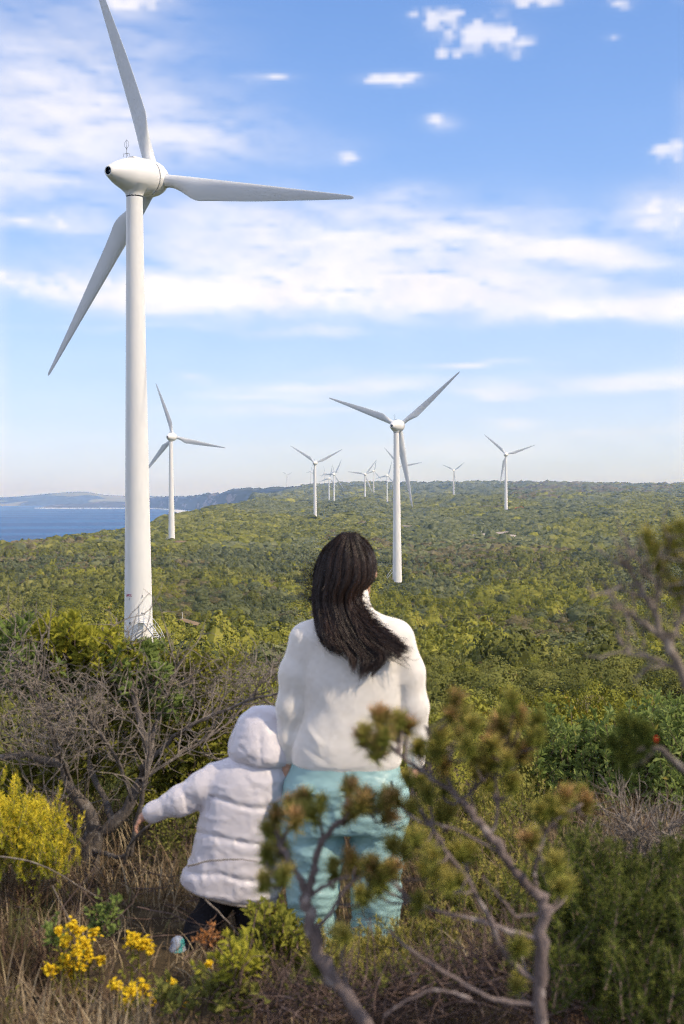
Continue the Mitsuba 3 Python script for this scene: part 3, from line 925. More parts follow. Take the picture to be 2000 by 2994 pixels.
def shoe_sdf(P, c, yaw, s=1.0):
    ca, sa = math.cos(yaw), math.sin(yaw)
    q = (P - c) / s
    Q = np.stack([ca * q[..., 0] - sa * q[..., 1], sa * q[..., 0] + ca * q[..., 1], q[..., 2]], -1)
    d = smin(cone(Q, (0, -.04, .045), (0, .12, .035), .042, .036), cone(Q, (0, -.045, .05), (0, -.035, .10), .04, .038), .03)
    return np.maximum(d, .0 - Q[..., 2]) * s


for i, X in enumerate((716, 862)):
    c = wl(X, 2188)
    c[2] = .0
    put(WOMAN + '__shoe' + (f'_{i:03d}' if i else ''), moved(mesh_of(lambda P: shoe_sdf(P, c, 0), c - [.08, .14, .03], c + [.08, .22, .17], .008), W0), 'mat_shoe_white', True)

# ---- her hair: a core and many strands that follow its outline
_HZ = np.array([(2190 - Y) / WM for Y in (1214, 1236, 1272, 1300, 1326, 1344, 1368, 1404, 1440, 1470, 1494, 1512, 1535)])
_HL = np.array([(X - 812) / WM for X in (790, 762, 742, 733, 729, 729, 730, 733, 738, 748, 764, 780, 794)])
_HR = np.array([(X - 812) / WM for X in (826, 848, 862, 866, 861, 843, 832, 842, 868, 900, 928, 906, 868)])
_HB = np.array([-.02, -.062, -.092, -.10, -.098, -.094, -.092, -.108, -.132, -.146, -.150, -.152, -.152])    # how far back it stands out
_HF = np.array([.06, .10, .115, .11, .095, .08, .05, .0, -.09, -.115, -.122, -.125, -.13])                # where its sides end in front
_o = np.argsort(_HZ)
hl, hr, hb, hf = (PchipInterpolator(_HZ[_o], t[_o]) for t in (_HL, _HR, _HB, _HF))


def hair_point(u, z, lift=0.0):
    """u from -1 (left) to 1 (right) round the back."""
    z_ = np.clip(z, _HZ.min(), _HZ.max())
    l, r = hl(z_), hr(z_)
    c, w = (l + r) / 2, (r - l) / 2
    a = u * 1.45
    x = c + (w + lift) * np.sin(a) / np.sin(1.45)
    k = (np.cos(a) - math.cos(1.45)) / (1 - math.cos(1.45))
    y = hf(z_) + (hb(z_) - lift - hf(z_)) * np.clip(k, 0, 1) ** .75
    return np.stack([x, y, z + 0 * x], -1)


_uu = np.linspace(-1, 1, 25)
core = []
for z in np.linspace(1.20, 1.655, 40):
    ur = np.interp(z, [1.19, 1.28, 1.35, 1.42], [.05, .15, .55, .97])
    ul = np.interp(z, [1.19, 1.25, 1.32], [-.4, -.7, -.97])
    b = hair_point(ul + (ur - ul) * (_uu + 1) / 2, np.full(25, z), -.012)
    f = b[::-1].copy()
    thick = np.interp(z, [1.15, 1.30, 1.36, 1.44], [.012, .03, .09, .0])
    f[:, 1] = np.where(z > 1.42, H0[1] + .012 + (H0[1] - f[:, 1]) * .35, f[:, 1] + thick * (1 - np.abs(_uu[::-1]) ** 3) + .006)
    core.append(np.vstack([b, f]))
rng = np.random.default_rng(7)
S_V, S_F, S_U = [], [], []


def strand(P, r, tone):
    """A thin three-sided lock along P (n, 3)."""
    n = len(P)
    tg = np.gradient(P, axis=0)
    tg /= np.linalg.norm(tg, axis=1, keepdims=True) + 1e-9
    a = np.cross(tg, [0.3, 1, 0.1]); a /= np.linalg.norm(a, axis=1, keepdims=True) + 1e-9
    b = np.cross(tg, a)
    rr = (r * np.clip(np.minimum(np.arange(n) + .6, (n - np.arange(n)) * .8) / 2.0, .15, 1))[:, None]
    v = np.stack([P + rr * (a * math.cos(t) + b * math.sin(t)) for t in (0, 2.09, 4.19)], 1).reshape(-1, 3)
    o = sum(len(x) for x in S_V)
    i = np.arange(n - 1)
    for k in range(3):
        k2 = (k + 1) % 3
        S_F.append(np.stack([i * 3 + k, i * 3 + k2, i * 3 + 3 + k2], 1) + o)
        S_F.append(np.stack([i * 3 + k, i * 3 + 3 + k2, i * 3 + 3 + k], 1) + o)
    S_V.append(v)
    S_U.append(np.full(len(v), tone))


ph = rng.uniform(0, 6.28, 8)
LOCKS = np.sort(rng.uniform(-1, 1, 74))
lock_lift, lock_tone, lock_end = rng.uniform(-.008, .012, 74), rng.beta(1.3, 2.6, 74), rng.normal(0, .022, 74)
for i in range(3400):
    lk = rng.integers(74)
    u0 = rng.uniform(-1, 1) if rng.random() < .25 else np.clip(LOCKS[lk] + rng.normal(0, .05), -1, 1)
    lk = int(np.argmin(np.abs(LOCKS - u0)))
    u = u0
    end = .055 + lock_end[lk] + np.interp(u, [-1, -.62, -.5, -.25, .1, .35, .6, 1], [1.215, 1.185, 1.215, 1.14, 1.120, 1.124, 1.142, 1.178]) + rng.normal(0, .018) + (rng.random() < (.15 if u < .25 else .62)) * rng.uniform(0, .17)
    top = 1.662 - rng.random() ** 2 * .16 if rng.random() < .8 else rng.uniform(1.35, 1.6)
    n = 18
    z = np.linspace(top, end, n)
    t = np.linspace(0, 1, n)
    gather = np.clip((1.50 - z) / .22, 0, 1) * .75
    uu = (u * (1 - gather) + (LOCKS[lk] + (u - LOCKS[lk]) * .35) * gather) * np.clip(.25 + (1.667 - z) * 9, 0, 1) ** .6
    clump = .05 * np.sin(u * 23 + ph[0] + z * 5) + .03 * np.sin(u * 51 + ph[1] - z * 9)
    uu = uu + clump * np.clip((1.52 - z) / .25, 0, 1) + rng.normal(0, .012)
    lift = rng.uniform(-.006, .005) + lock_lift[lk] * np.clip((1.56 - z) / .15, 0, 1) + .004 * np.sin(u * 31 + z * 14 + ph[2])
    P = hair_point(np.clip(uu, -1.03, 1.03), z, lift)
    tipw = np.clip((t - .72) / .28, 0, 1) ** 2
    P[:, 0] += tipw * (np.interp(u, [-1, -.4, 0, .4, 1], [.02, .0, -.005, .012, .018]) + rng.normal(0, .008))
    P[:, 1] -= tipw * abs(rng.normal(.006, .008))
    P[:, 2] += tipw * np.interp(u, [-1, 0, .5, 1], [.012, .0, .012, .03])
    P += .0022 * np.sin(t[:, None] * rng.uniform(6, 16) + rng.uniform(0, 6, 3))
    strand(P, rng.uniform(.0010, .0021), np.clip(lock_tone[lk] * .6 + rng.beta(1.3, 3) * .5, 0, 1))
# loose strands lifted by the wind
for i in range(320):
    k = rng.random()
    if k < .42:      # to the left of the head
        z0 = rng.uniform(1.38, 1.56)
        p0 = hair_point(np.array([-.95]), np.array([z0]))[0]
        e = p0 + [-rng.uniform(.02, .085), rng.uniform(-.03, .02), rng.uniform(-.05, .045)]
        m = (p0 + e) / 2 + [0, -.01, rng.uniform(-.03, .012)]
    elif k < .72:     # over the crown
        u = rng.uniform(-.8, .9)
        p0 = hair_point(np.array([u]), np.array([rng.uniform(1.56, 1.66)]))[0]
        e = p0 + [rng.uniform(-.06, .07), rng.uniform(-.02, .02), rng.uniform(-.01, .026)]
        m = (p0 + e) / 2 + [0, -.008, .014]
    else:             # right hand tips
        p0 = hair_point(np.array([rng.uniform(.4, 1)]), np.array([rng.uniform(1.2, 1.34)]))[0]
        e = p0 + [rng.uniform(.03, .09), -.012, rng.uniform(-.085, -.01)]
        m = (p0 + e) / 2 + [.012, -.012, -.03 + rng.uniform(-.01, .01)]
    t = np.linspace(0, 1, 9)[:, None]
    strand((1 - t) ** 2 * p0 + 2 * t * (1 - t) * m + t * t * e, rng.uniform(.0007, .0012), rng.random() * .6)
hv, hfaces, hu = np.vstack(S_V), np.vstack(S_F), np.concatenate(S_U)
cm = loft(core)
hv2 = np.vstack([hv, cm.vertices])
put(WOMAN + '__hair', ((hv2 + W0), np.vstack([hfaces, cm.faces + len(hv)])), 'mat_hair', True, uv=np.stack([np.concatenate([hu, np.full(len(cm.vertices), .08)]), np.zeros(len(hv2))], 1))

# ---- the child in the puffer coat
CD = 5.42
CMM = 4000 / CD / 1.2755
C0 = dp(560, 2196, CD)
CHILD = key_of('person')
say(CHILD, 'small child in hooded pale puffer coat reaching out to a branch beside the woman', 'person')


def cl(X, Y, y=0.0):
    return np.array([(X - 560) / CMM, y, (2196 - Y) / CMM])


SEAMS = [cl(0, Y)[2] for Y in (2056, 1992, 1908, 1824, 1735)]


def quilt(P, slope=.10, amp=.015):
    z = P[..., 2] + slope * P[..., 0] * .6 + .010 * np.sin(P[..., 0] * 16) + ripple(P, (7, 7, 3), .012, 41, 2)
    s = np.full(z.shape, amp * .7)
    for a in SEAMS[1:-1]:
        s = np.minimum(s, amp * np.sqrt(np.clip(np.abs(z - a) / .040, 0, 1)))
    return s


def child_coat(P):
    d = stack(P, [(cl(0, 2056)[2], cl(530, 0)[0], 0, .172, .125), (cl(0, 2035)[2], cl(531, 0)[0], 0, .186, .14), (cl(0, 2010)[2], cl(531, 0)[0], 0, .188, .142), (cl(0, 1960)[2], cl(541, 0)[0], 0, .166, .135),
                   (cl(0, 1900)[2], cl(552, 0)[0], 0, .160, .132), (cl(0, 1840)[2], cl(563, 0)[0], 0, .152, .125), (cl(0, 1780)[2], cl(574, 0)[0], 0, .146, .112), (cl(0, 1745)[2], cl(582, 0)[0], 0, .110, .09), (cl(0, 1725)[2], cl(590, 0)[0], .01, .066, .066)])
    la = limb(P, [(cl(506, 1778), .064), (cl(462, 1806, -.01), .060), (cl(415, 1832, -.01), .050), (cl(352, 1858, .0), .036)], .03)
    ra = limb(P, [(cl(640, 1782, .02), .062), (cl(664, 1835, .06), .056), (cl(668, 1890, .12), .045)], .03)
    along = (P - cl(506, 1778)) @ (cl(352, 1858) - cl(506, 1778)) / .095
    la = la - .0035 * np.abs(np.sin(along * 7.4 + .4)) - ripple(P, (12, 12, 12), .005, 44, 2)
    d = np.maximum(d - quilt(P), cl(0, 2042)[2] - (P[..., 0] - cl(530, 0)[0]) * .22 - P[..., 2])
    d = smin(d, smin(la, ra - .006, .01), .018)
    z = P[..., 2] + .06 * P[..., 0]
    near = np.min([np.abs(z - a) for a in SEAMS], axis=0)
    s = ripple(P, (11, 11, 5), .005, 42, 2) + ripple(P, (60, 60, 10), .0075, 43, 2) * np.exp(-near / .03) + creased(P, (10, 10, 16), .0035, 45)
    s = s + folds(P, [(cl(500, 1790, -.06), cl(488, 1850, -.08), .010, -.014), (cl(455, 1822, -.05), cl(470, 1852, -.04), .009, -.009), (cl(430, 1812, -.06), cl(438, 1850, -.05), .009, -.008), (cl(400, 1828, -.05), cl(405, 1862, -.04), .008, -.007),
                      (cl(640, 1840, -.1), cl(655, 1890, -.08), .01, -.014)])
    return d - s


coat = moved(mesh_of(child_coat, (-.42, -.24, .16), (.30, .26, .80), .0068), C0)
put(CHILD + '__coat', relaxed(coat, 2), 'mat_puffer', True)


def child_hood(P):
    R = trimesh.transformations.rotation_matrix(.10, [0, 1, 0])[:3, :3]
    d = egg(P, cl(604, 1694, .015), (.118, .128, .135), R)
    d = smin(d, egg(P, cl(603, 1722, .0), (.125, .125, .075), R), .04)
    z = P[..., 2] + .09 * (P[..., 0] - cl(600, 0)[0])
    d = np.maximum(d, cl(0, 1742)[2] - z)
    inner = egg(P, cl(604, 1694, .07), (.09, .12, .108))
    d = np.maximum(d, -np.maximum(inner, .03 - P[..., 1]))
    s = ripple(P, (10, 10, 8), .005, 51, 2) + creased(P, (10, 10, 14), .003, 52) + folds(P, [(cl(604, 1640, -.1), cl(606, 1735, -.13), .006, -.005), (cl(560, 1700, -.1), cl(590, 1728, -.12), .008, -.004)])
    return d - s


put(CHILD + '__coat__hood', relaxed(moved(mesh_of(child_hood, (-.10, -.17, .69), (.24, .19, 1.0), .0068), C0), 2), 'mat_puffer', True)
hem = []
for k in np.linspace(0, 2 * np.pi, 49)[:-1]:
    hem.append([cl(530, 0)[0] + .176 * math.cos(k), .128 * math.sin(k), cl(0, 2043)[2] - .22 * .176 * math.cos(k) - .003])
hem = np.array(hem + hem[:2])
put(CHILD + '__coat__lining', moved(bar(hem, .012, 7), C0), 'mat_lining', True)
cuffp = np.array([cl(350, 1859), cl(344, 1861)])
put(CHILD + '__coat__cuff', moved(bar(cuffp, [.035, .032], 16), C0), 'mat_puffer', 40)


def child_legs(P):
    l = limb(P, [(cl(515, 2030, .0), .074), (cl(490, 2085, .01), .062), (cl(462, 2118, -.03), .055), (cl(436, 2165, -.05), .040)], .03)
    r = limb(P, [(cl(576, 2030, .0), .072), (cl(574, 2095, .03), .058), (cl(566, 2170, .02), .042)], .03)
    d = smin(smin(l, r, .01), egg(P, cl(545, 2015), (.13, .09, .07)), .03)
    return d - ripple(P, (12, 12, 18), .006, 61, 2)


put(CHILD + '__trousers', moved(mesh_of(child_legs, (-.30, -.16, .02), (.16, .16, .36), .008), C0), 'mat_black_cloth', True)
for i, (c, yaw) in enumerate(((cl(420, 2186, -.06), .5), (cl(568, 2194, .02), .1))):
    put(CHILD + '__shoe' + (f'_{i:03d}' if i else ''), moved(mesh_of(lambda P: shoe_sdf(P, c, yaw, .72), c - .13, c + .15, .007), C0), 'mat_shoe', True)
for i, (c, yaw) in enumerate(((cl(420, 2186, -.06), .5), (cl(568, 2194, .02), .1))):
    sole = trimesh.creation.cylinder(.035, .012, sections=20)
    sole.vertices *= [1, 2.1, 1]
    sole.vertices += [0, .028, .004]
    put(CHILD + '__shoe' + (f'_{i:03d}' if i else '') + '__sole', moved(moved(sole, [0, 0, 0], -yaw), C0 + c), 'mat_shoe_white', 30)
CW = cl(344, 1861)


def child_body(P):
    d = head_sdf(P, cl(604, 1694, .03), .2, .82)
    d = smin(d, cone(P, cl(600, 1735), cl(586, 1775), .036, .04), .02)
    d = smin(d, stack(P, [(.30, cl(540, 0)[0], 0, .09, .06), (.5, cl(562, 0)[0], 0, .09, .06), (.66, cl(575, 0)[0], 0, .10, .055), (.74, cl(584, 0)[0], 0, .05, .04)]), .03)
    d = smin(d, limb(P, [(cl(506, 1778), .035), (cl(440, 1818, -.01), .028), (CW, .020)], .02), .02)
    d = smin(d, limb(P, [(cl(640, 1782, .02), .035), (cl(664, 1835, .06), .028), (cl(668, 1890, .12), .022)], .02), .02)
    for pts in ([cl(515, 2030), cl(478, 2100, -.01), cl(430, 2172, -.05)], [cl(576, 2030), cl(574, 2095, .03), cl(567, 2176, .02)]):
        d = smin(d, limb(P, [(pts[0], .05), (pts[1], .035), (pts[2], .024)], .02), .03)
    return d


cb = relaxed(mesh_of(child_body, (-.42, -.12, .0), (.26, .2, .98), .009), 2)
cpalm = CW + np.array([-.026, .0, -.014])
cdir = np.array([-.62, .0, -.78])
cdirs = (cdir, np.array([0, 1.0, 0]), np.array([.78, 0, -.62]))
chand = mesh_of(lambda P: smin(finger_set(P, cpalm, cdirs, 1, 1, .62, .7), cone(P, CW, cpalm, .019, .014), .012), cpalm - .085, cpalm + .075, .0028)
rpalm = cl(668, 1890, .12) + np.array([.0, .05, -.01])
rhand = mesh_of(lambda P: smin(finger_set(P, rpalm, (np.array([0, 1.0, -.1]), np.array([0, .1, 1.0]), np.array([1.0, 0, 0])), 1, 1, .62, .6), cone(P, cl(668, 1890, .12), rpalm, .02, .014), .012), rpalm - .09, rpalm + .09, .003)
put(CHILD + '__body', moved(join([cb, chand, rhand]), C0), 'mat_skin_child', True)

# ------------------------------------------------------------------ plants: batches of twigs, leaves and needles
def unit(v):
    return v / (np.linalg.norm(v, axis=-1, keepdims=True) + 1e-12)


def tubes(P, R, k=3, tone=None):
    """Many tubes at once: P (m, n, 3), R (m, n) -> (v, f, uv)."""
    P, R = np.asarray(P, float), np.asarray(R, float)
    m, n = P.shape[:2]
    tg = unit(np.gradient(P, axis=1))
    ref = np.where(np.abs(tg[..., 2:3]) < .9, [[[0, 0, 1.0]]], [[[1.0, 0, 0]]])
    ref = np.broadcast_to(ref[:, :1], tg.shape)
    a = unit(np.cross(tg, ref)); b = np.cross(tg, a)
    ang = np.arange(k) * 2 * np.pi / k
    v = P[:, :, None] + R[:, :, None, None] * (a[:, :, None] * np.cos(ang)[:, None] + b[:, :, None] * np.sin(ang)[:, None])
    i, j = np.meshgrid(np.arange(n - 1), np.arange(k), indexing='ij')
    j2 = (j + 1) % k
    q = np.stack([i * k + j, i * k + j2, (i + 1) * k + j2, (i + 1) * k + j], -1).reshape(-1, 4)
    f = np.vstack([q[:, [0, 1, 2]], q[:, [0, 2, 3]]])
    f = (f[None] + (np.arange(m) * n * k)[:, None, None]).reshape(-1, 3)
    tone = np.zeros(m) if tone is None else np.asarray(tone)
    uv = np.stack([np.repeat(tone, n * k), np.tile(np.repeat(np.linspace(0, 1, n), k), m)], 1)
    return v.reshape(-1, 3), f, uv


def leaves(pos, along, face, length, width, tone, fold=.25, droop=.15):
    """Folded pointed leaves of two triangles."""
    pos = np.asarray(pos, float)
    m = len(pos)
    along = unit(np.asarray(along, float))
    face = np.asarray(face, float)
    side = unit(np.cross(along, face))
    up = np.cross(side, along)
    L, W = np.broadcast_to(length, m)[:, None], np.broadcast_to(width, m)[:, None]
    mid = pos + along * L * .52
    v = np.stack([pos, mid + side * W * .5 + up * W * fold, pos + along * L - up * L * droop, mid - side * W * .5 + up * W * fold], 1)
    f = (np.array([[0, 1, 2], [0, 2, 3]])[None] + (np.arange(m) * 4)[:, None, None]).reshape(-1, 3)
    uv = np.stack([np.repeat(np.broadcast_to(tone, m), 4), np.tile([0, .5, 1, .5], m)], 1)
    return v.reshape(-1, 3), f, uv


def needles(pos, along, length, width, tone, rng):
    """Thin single triangles."""
    m = len(pos)
    along = unit(along)
    side = unit(np.cross(along, rng.normal(size=(m, 3))))
    L, W = np.broadcast_to(length, m)[:, None], np.broadcast_to(width, m)[:, None]
    v = np.stack([pos - side * W * .5, pos + side * W * .5, pos + along * L], 1)
    f = np.arange(m * 3).reshape(-1, 3)
    uv = np.stack([np.repeat(np.broadcast_to(tone, m), 3), np.tile([0, 0, 1.0], m)], 1)
    return v.reshape(-1, 3), f, uv


def merge(*ms):
    o, V, F, U = 0, [], [], []
    for v, f, u in ms:
        V.append(v); F.append(f + o); U.append(u)
        o += len(v)
    return np.vstack(V), np.vstack(F), np.vstack(U)


def put_uv(key, m, bsdf, smooth=False):
    scene[key] = mikit.ply((m[0], m[1]), bsdf, smooth, uv=m[2])


def sphere_dirs(n, rng):
    return unit(rng.normal(size=(n, 3)))


def wander(p0, d, length, n, wob, rng, up=.0):
    """A crooked path of n points."""
    p, d = np.array(p0, float), np.array(d, float)
    out = [p.copy()]
    for _ in range(n - 1):
        d = d + rng.normal(0, wob, 3) + [0, 0, up]
        d /= np.linalg.norm(d)
        p = p + d * length / (n - 1)
        out.append(p.copy())
    return np.array(out)


def twigs_from(paths, count, length, r, rng, wob=.35, n=6, spread=.9, up=.05, start=.25, forks=2):
    """Side twigs, then twigs on those: returns (P, R) and the tips (position, direction)."""
    P, tips = [], []
    base = [np.asarray(p) for p in paths]
    L = np.array([np.linalg.norm(np.diff(p, axis=0), axis=1).sum() for p in base])
    cnt, R = count, []
    for level in range(forks):
        new = []
        pick = rng.choice(len(base), cnt, p=L / L.sum())
        for i in pick:
            p = base[i]
            t = rng.uniform(start if level == 0 else .3, 1) * (len(p) - 1)
            k = min(int(t), len(p) - 2)
            a = p[k] + (p[k + 1] - p[k]) * (t - k)
            d = unit(p[k + 1] - p[k]) + rng.normal(0, spread, 3) * .8 + [0, 0, up]
            q = wander(a, unit(d), length * rng.uniform(.5, 1.2) * .62 ** level, n, wob * .5, rng, up * .4)
            new.append(q)
            R.append(np.linspace(r, r * .35, n) * .68 ** level)
            tips.append((q[-1], unit(q[-1] - q[-2])))
        P += new
        base = new
        L = np.array([np.linalg.norm(np.diff(p, axis=0), axis=1).sum() for p in base])
        cnt = int(cnt * 1.7)
    return np.array(P), np.array(R), tips


# ---- leaf and bark materials
def leaf_mat(cols, rough=.45, trans=.35, patch=(.0, 1.0, 1.0), scale=.05):
    """cols: dark, mid, bright, odd; drawn by each leaf's own number and by which plant it is on."""
    dark, mid_, bright, odd = cols

    def fn(p, n, uv):
        big = fbm(p.x * scale, p.y * scale, 0, 3)
        plant = noise(p.x * .55 + 3, p.y * .55, 0)
        t = dr.clip(uv.x * .55 + (big - .5) * 1.1 + (plant - .5) * .6 + .22, 0, 1)
        c = mix(dark, mid_, smoothstep(0.0, .5, t))
        c = mix(c, bright, smoothstep(.5, 1.0, t))
        return mix(c, odd, smoothstep(.955, .985, uv.x))
    return {'type': 'principledthin', 'base_color': proc(fn), 'roughness': rough, 'diff_trans': trans, 'spec_trans': 0.0, 'eta': 1.4}


scene['leaf_olive'] = leaf_mat(((.100, .110, .030), (.195, .205, .058), (.300, .295, .090), (.24, .17, .07)))
scene['leaf_lime'] = leaf_mat(((.130, .142, .028), (.255, .262, .050), (.385, .365, .078), (.38, .28, .06)))
scene['leaf_sage'] = leaf_mat(((.095, .112, .046), (.172, .190, .086), (.250, .260, .130), (.22, .18, .08)))
scene['leaf_dry'] = leaf_mat(((.10, .092, .045), (.175, .155, .078), (.25, .215, .12), (.14, .15, .05)), .6, .2)
scene['leaf_dark'] = leaf_mat(((.022, .036, .014), (.045, .066, .022), (.080, .100, .030), (.12, .10, .03)))
scene['leaf_broad'] = leaf_mat(((.090, .135, .034), (.190, .255, .072), (.320, .375, .135), (.42, .34, .06)), .38, .4)
scene['leaf_yellow'] = leaf_mat(((.18, .20, .03), (.34, .34, .05), (.52, .47, .07), (.58, .46, .06)), .38, .5)


def tip_mat(base, mid_, tip, lo=.35, hi=.9, trans=.3):
    """New growth at the needle tips in its own colour."""
    def fn(p, n, uv):
        c = mix(base, mid_, uv.x)
        return mix(c, tip, smoothstep(lo, hi, uv.y) * smoothstep(.15, .6, uv.x))
    return {'type': 'principledthin', 'base_color': proc(fn), 'roughness': .5, 'diff_trans': trans, 'spec_trans': 0.0, 'eta': 1.4}


def shade_of(v):
    return lambda p, n, uv: mix(v[0], v[1], uv.x)


scene['needle_green'] = tip_mat((.14, .17, .035), (.33, .34, .08), (.48, .41, .12))
scene['needle_new'] = tip_mat((.15, .15, .035), (.33, .28, .08), (.62, .38, .19), .3, .95)
scene['needle_dark'] = tip_mat((.050, .075, .018), (.110, .145, .036), (.18, .20, .05))
scene['needle_lime'] = tip_mat((.060, .085, .012), (.150, .170, .022), (.26, .25, .03))
scene['needle_gold'] = tip_mat((.18, .23, .025), (.48, .47, .045), (.90, .74, .07), .15, .7, .4)
scene['flower_yellow'] = {'type': 'principledthin', 'base_color': proc(shade_of(((.70, .50, .02), (.88, .70, .06)))), 'roughness': .6, 'diff_trans': .4, 'eta': 1.4}
scene['flower_red'] = {'type': 'principledthin', 'base_color': {'type': 'rgb', 'value': [.55, .04, .03]}, 'roughness': .6, 'diff_trans': .4, 'eta': 1.4}
scene['leaf_orange'] = {'type': 'principledthin', 'base_color': proc(shade_of(((.30, .13, .04), (.50, .26, .12)))), 'roughness': .6, 'diff_trans': .3, 'eta': 1.4}


def bark_fn(a, b, c):
    def fn(p, n, uv):
        t = fbm(p.x * 30, p.y * 30, p.z * 14, 3)
        return mix(mix(a, b, t), c, smoothstep(.6, .75, fbm(p.x * 60, p.y * 60, p.z * 40, 2)) * .6 + uv.x * .25)
    return proc(fn)


def bark_bump(p, n, uv):
    return fbm(p.x * 160, p.y * 160, p.z * 50, 3) * .004


scene['bark_grey'] = {'type': 'twosided', 'bsdf': {'type': 'bumpmap', 'arbitrary': proc(bark_bump, .001), 'scale': 1.0, 'bsdf': {'type': 'diffuse', 'reflectance': bark_fn((.095, .082, .075), (.19, .17, .155), (.30, .28, .26))}}}
scene['bark_pale'] = {'type': 'twosided', 'bsdf': {'type': 'diffuse', 'reflectance': bark_fn((.16, .135, .115), (.27, .235, .20), (.40, .36, .32))}}
scene['bark_lilac'] = {'type': 'twosided', 'bsdf': {'type': 'bumpmap', 'arbitrary': proc(bark_bump, .001), 'scale': 1.0, 'bsdf': {'type': 'diffuse', 'reflectance': bark_fn((.10, .08, .08), (.24, .20, .195), (.38, .34, .33))}}}
scene['bark_brown'] = {'type': 'twosided', 'bsdf': {'type': 'diffuse', 'reflectance': bark_fn((.075, .052, .045), (.16, .115, .10), (.26, .20, .18))}}


def straw_fn(p, n, uv):
    c = mix((.10, .070, .045), (.27, .20, .125), smoothstep(.0, .45, uv.x))
    c = mix(c, (.46, .38, .25), smoothstep(.45, .85, uv.x))
    clump = noise(p.x * 5.5 + 9, p.y * 5.5, 0)
    c = mix(c, (.12, .14, .04), smoothstep(.62, .72, clump) * .75)
    return mix(c, (.085, .048, .038), smoothstep(.52, .64, fbm(p.x * 2.6 + 4, p.y * 2.6, 0, 2)) * .75)


scene['straw'] = {'type': 'principledthin', 'base_color': proc(straw_fn), 'roughness': .7, 'diff_trans': .3, 'eta': 1.4}

# ---- shrubs of the slope, in a few kinds and three levels of detail
def lumpy_dome(rng, nseg=10, nring=4, hole=.0):
    """A closed low dome with an uneven outline."""
    rows, ph = [], rng.uniform(0, 6.28, 4)
    for j in range(nring + 1):
        t = j / nring * math.pi / 2
        a = np.arange(nseg) * 2 * np.pi / nseg
        w = 1 + .18 * np.sin(2 * a + ph[0]) + .14 * np.sin(3 * a + ph[1]) + rng.normal(0, .07, nseg)
        r = math.cos(t) * w * (1 + .12 * math.sin(4 * t + ph[2]))
        z = math.sin(t) * (1 + rng.normal(0, .07, nseg))
        rows.append(np.stack([r * np.cos(a), r * np.sin(a), z], 1))
    rows[-1][:] = rows[-1].mean(0)
    v = np.array(rows).reshape(-1, 3)
    q = grid_faces(nring + 1, nseg, True)
    return v, np.vstack([q[:, [0, 1, 2]], q[:, [0, 2, 3]]])


def shrub(seed, clumps, per, leaf, shape='leaf', h=.8, core=.72, ratio=.5, csize=.26, stems=0):
    rng = np.random.default_rng(seed)
    cv, cf = lumpy_dome(rng)
    bits, norms = [], []
    d = sphere_dirs(clumps * 3, rng)
    d[:, 2] = np.abs(d[:, 2])
    d = d[np.argsort(rng.random(len(d)) - d[:, 2] * .25)][:clumps]
    ph = rng.uniform(0, 6.28, 3)
    az = np.arctan2(d[:, 1], d[:, 0])
    R = (.80 + .16 * np.sin(2 * az + ph[0]) + .12 * np.sin(3 * az + ph[1])) * rng.uniform(.82, 1.1, clumps)
    C = d * R[:, None]
    cs = csize * rng.uniform(.7, 1.3, clumps)
    tone_c = rng.random(clumps)
    for c, dd, s, tc in zip(C, d, cs, tone_c):
        o = sphere_dirs(per, rng)
        o = unit(o + dd * .55 + [0, 0, .25])
        p = c + o * s * rng.uniform(.55, 1.0, (per, 1))
        al = unit(np.cross(o, rng.normal(size=(per, 3))) + o * .35 + [0, 0, .18])
        L = leaf * rng.uniform(.7, 1.3, per)
        tone = np.clip(tc * .45 + rng.random(per) * .6, 0, 1)
        nn = unit(o * .6 + dd * .7 + [0, 0, .2] + rng.normal(0, .16, (per, 3)))
        norms.append(np.repeat(nn, 4 if shape == 'leaf' else 3, 0))
        if shape == 'leaf':
            bits.append(leaves(p - al * L[:, None] * .5, al, unit(o + rng.normal(0, .33, (per, 3))), L, L * ratio, tone))
        else:
            al = unit(al + [0, 0, .8])
            bits.append(needles(p - al * L[:, None] * .5, al, L, L * ratio, tone, rng))
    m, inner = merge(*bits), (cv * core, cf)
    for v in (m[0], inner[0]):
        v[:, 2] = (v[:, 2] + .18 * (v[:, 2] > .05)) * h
    return m, inner, np.vstack(norms)


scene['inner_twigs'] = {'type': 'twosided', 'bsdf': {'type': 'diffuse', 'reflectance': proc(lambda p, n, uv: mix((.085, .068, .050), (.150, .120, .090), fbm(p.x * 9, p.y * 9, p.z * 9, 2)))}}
KINDS = ('olive', 'lime', 'sage', 'dry')
LOD = []
for lod, (clumps, per, leaf, nvar) in enumerate(((70, 62, .055, 3), (46, 40, .085, 3), (34, 13, .15, 3), (13, 9, .30, 3))):
    row = {}
    for ki, kind in enumerate(KINDS):
        for v in range(nvar if kind in ('olive', 'lime') else 2):
            g = f'shrub_{kind}_{lod}_{v}'
            needle = kind in ('dry',)
            m, inner, nrm = shrub(100 * lod + 10 * ki + v, clumps, int(per * (1.35 if needle else 1)), leaf * (1.15 if needle else 1), 'needle' if needle else 'leaf', (1.3, 1.3, 1.05, .7)[ki], (.62, .60, .68, .76)[lod], .26 if needle else .6, (.30, .28, .22, .26)[lod])
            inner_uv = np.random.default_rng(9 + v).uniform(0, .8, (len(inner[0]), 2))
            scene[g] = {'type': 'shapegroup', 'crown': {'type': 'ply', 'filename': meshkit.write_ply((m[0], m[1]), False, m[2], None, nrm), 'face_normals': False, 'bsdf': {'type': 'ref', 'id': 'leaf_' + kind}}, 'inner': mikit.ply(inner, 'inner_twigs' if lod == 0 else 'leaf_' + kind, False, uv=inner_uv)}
            row.setdefault(kind, []).append(g)
    LOD.append(row)

HALF = math.radians(17.2)
CLEAR = []      # (x, y, radius): nothing grows here


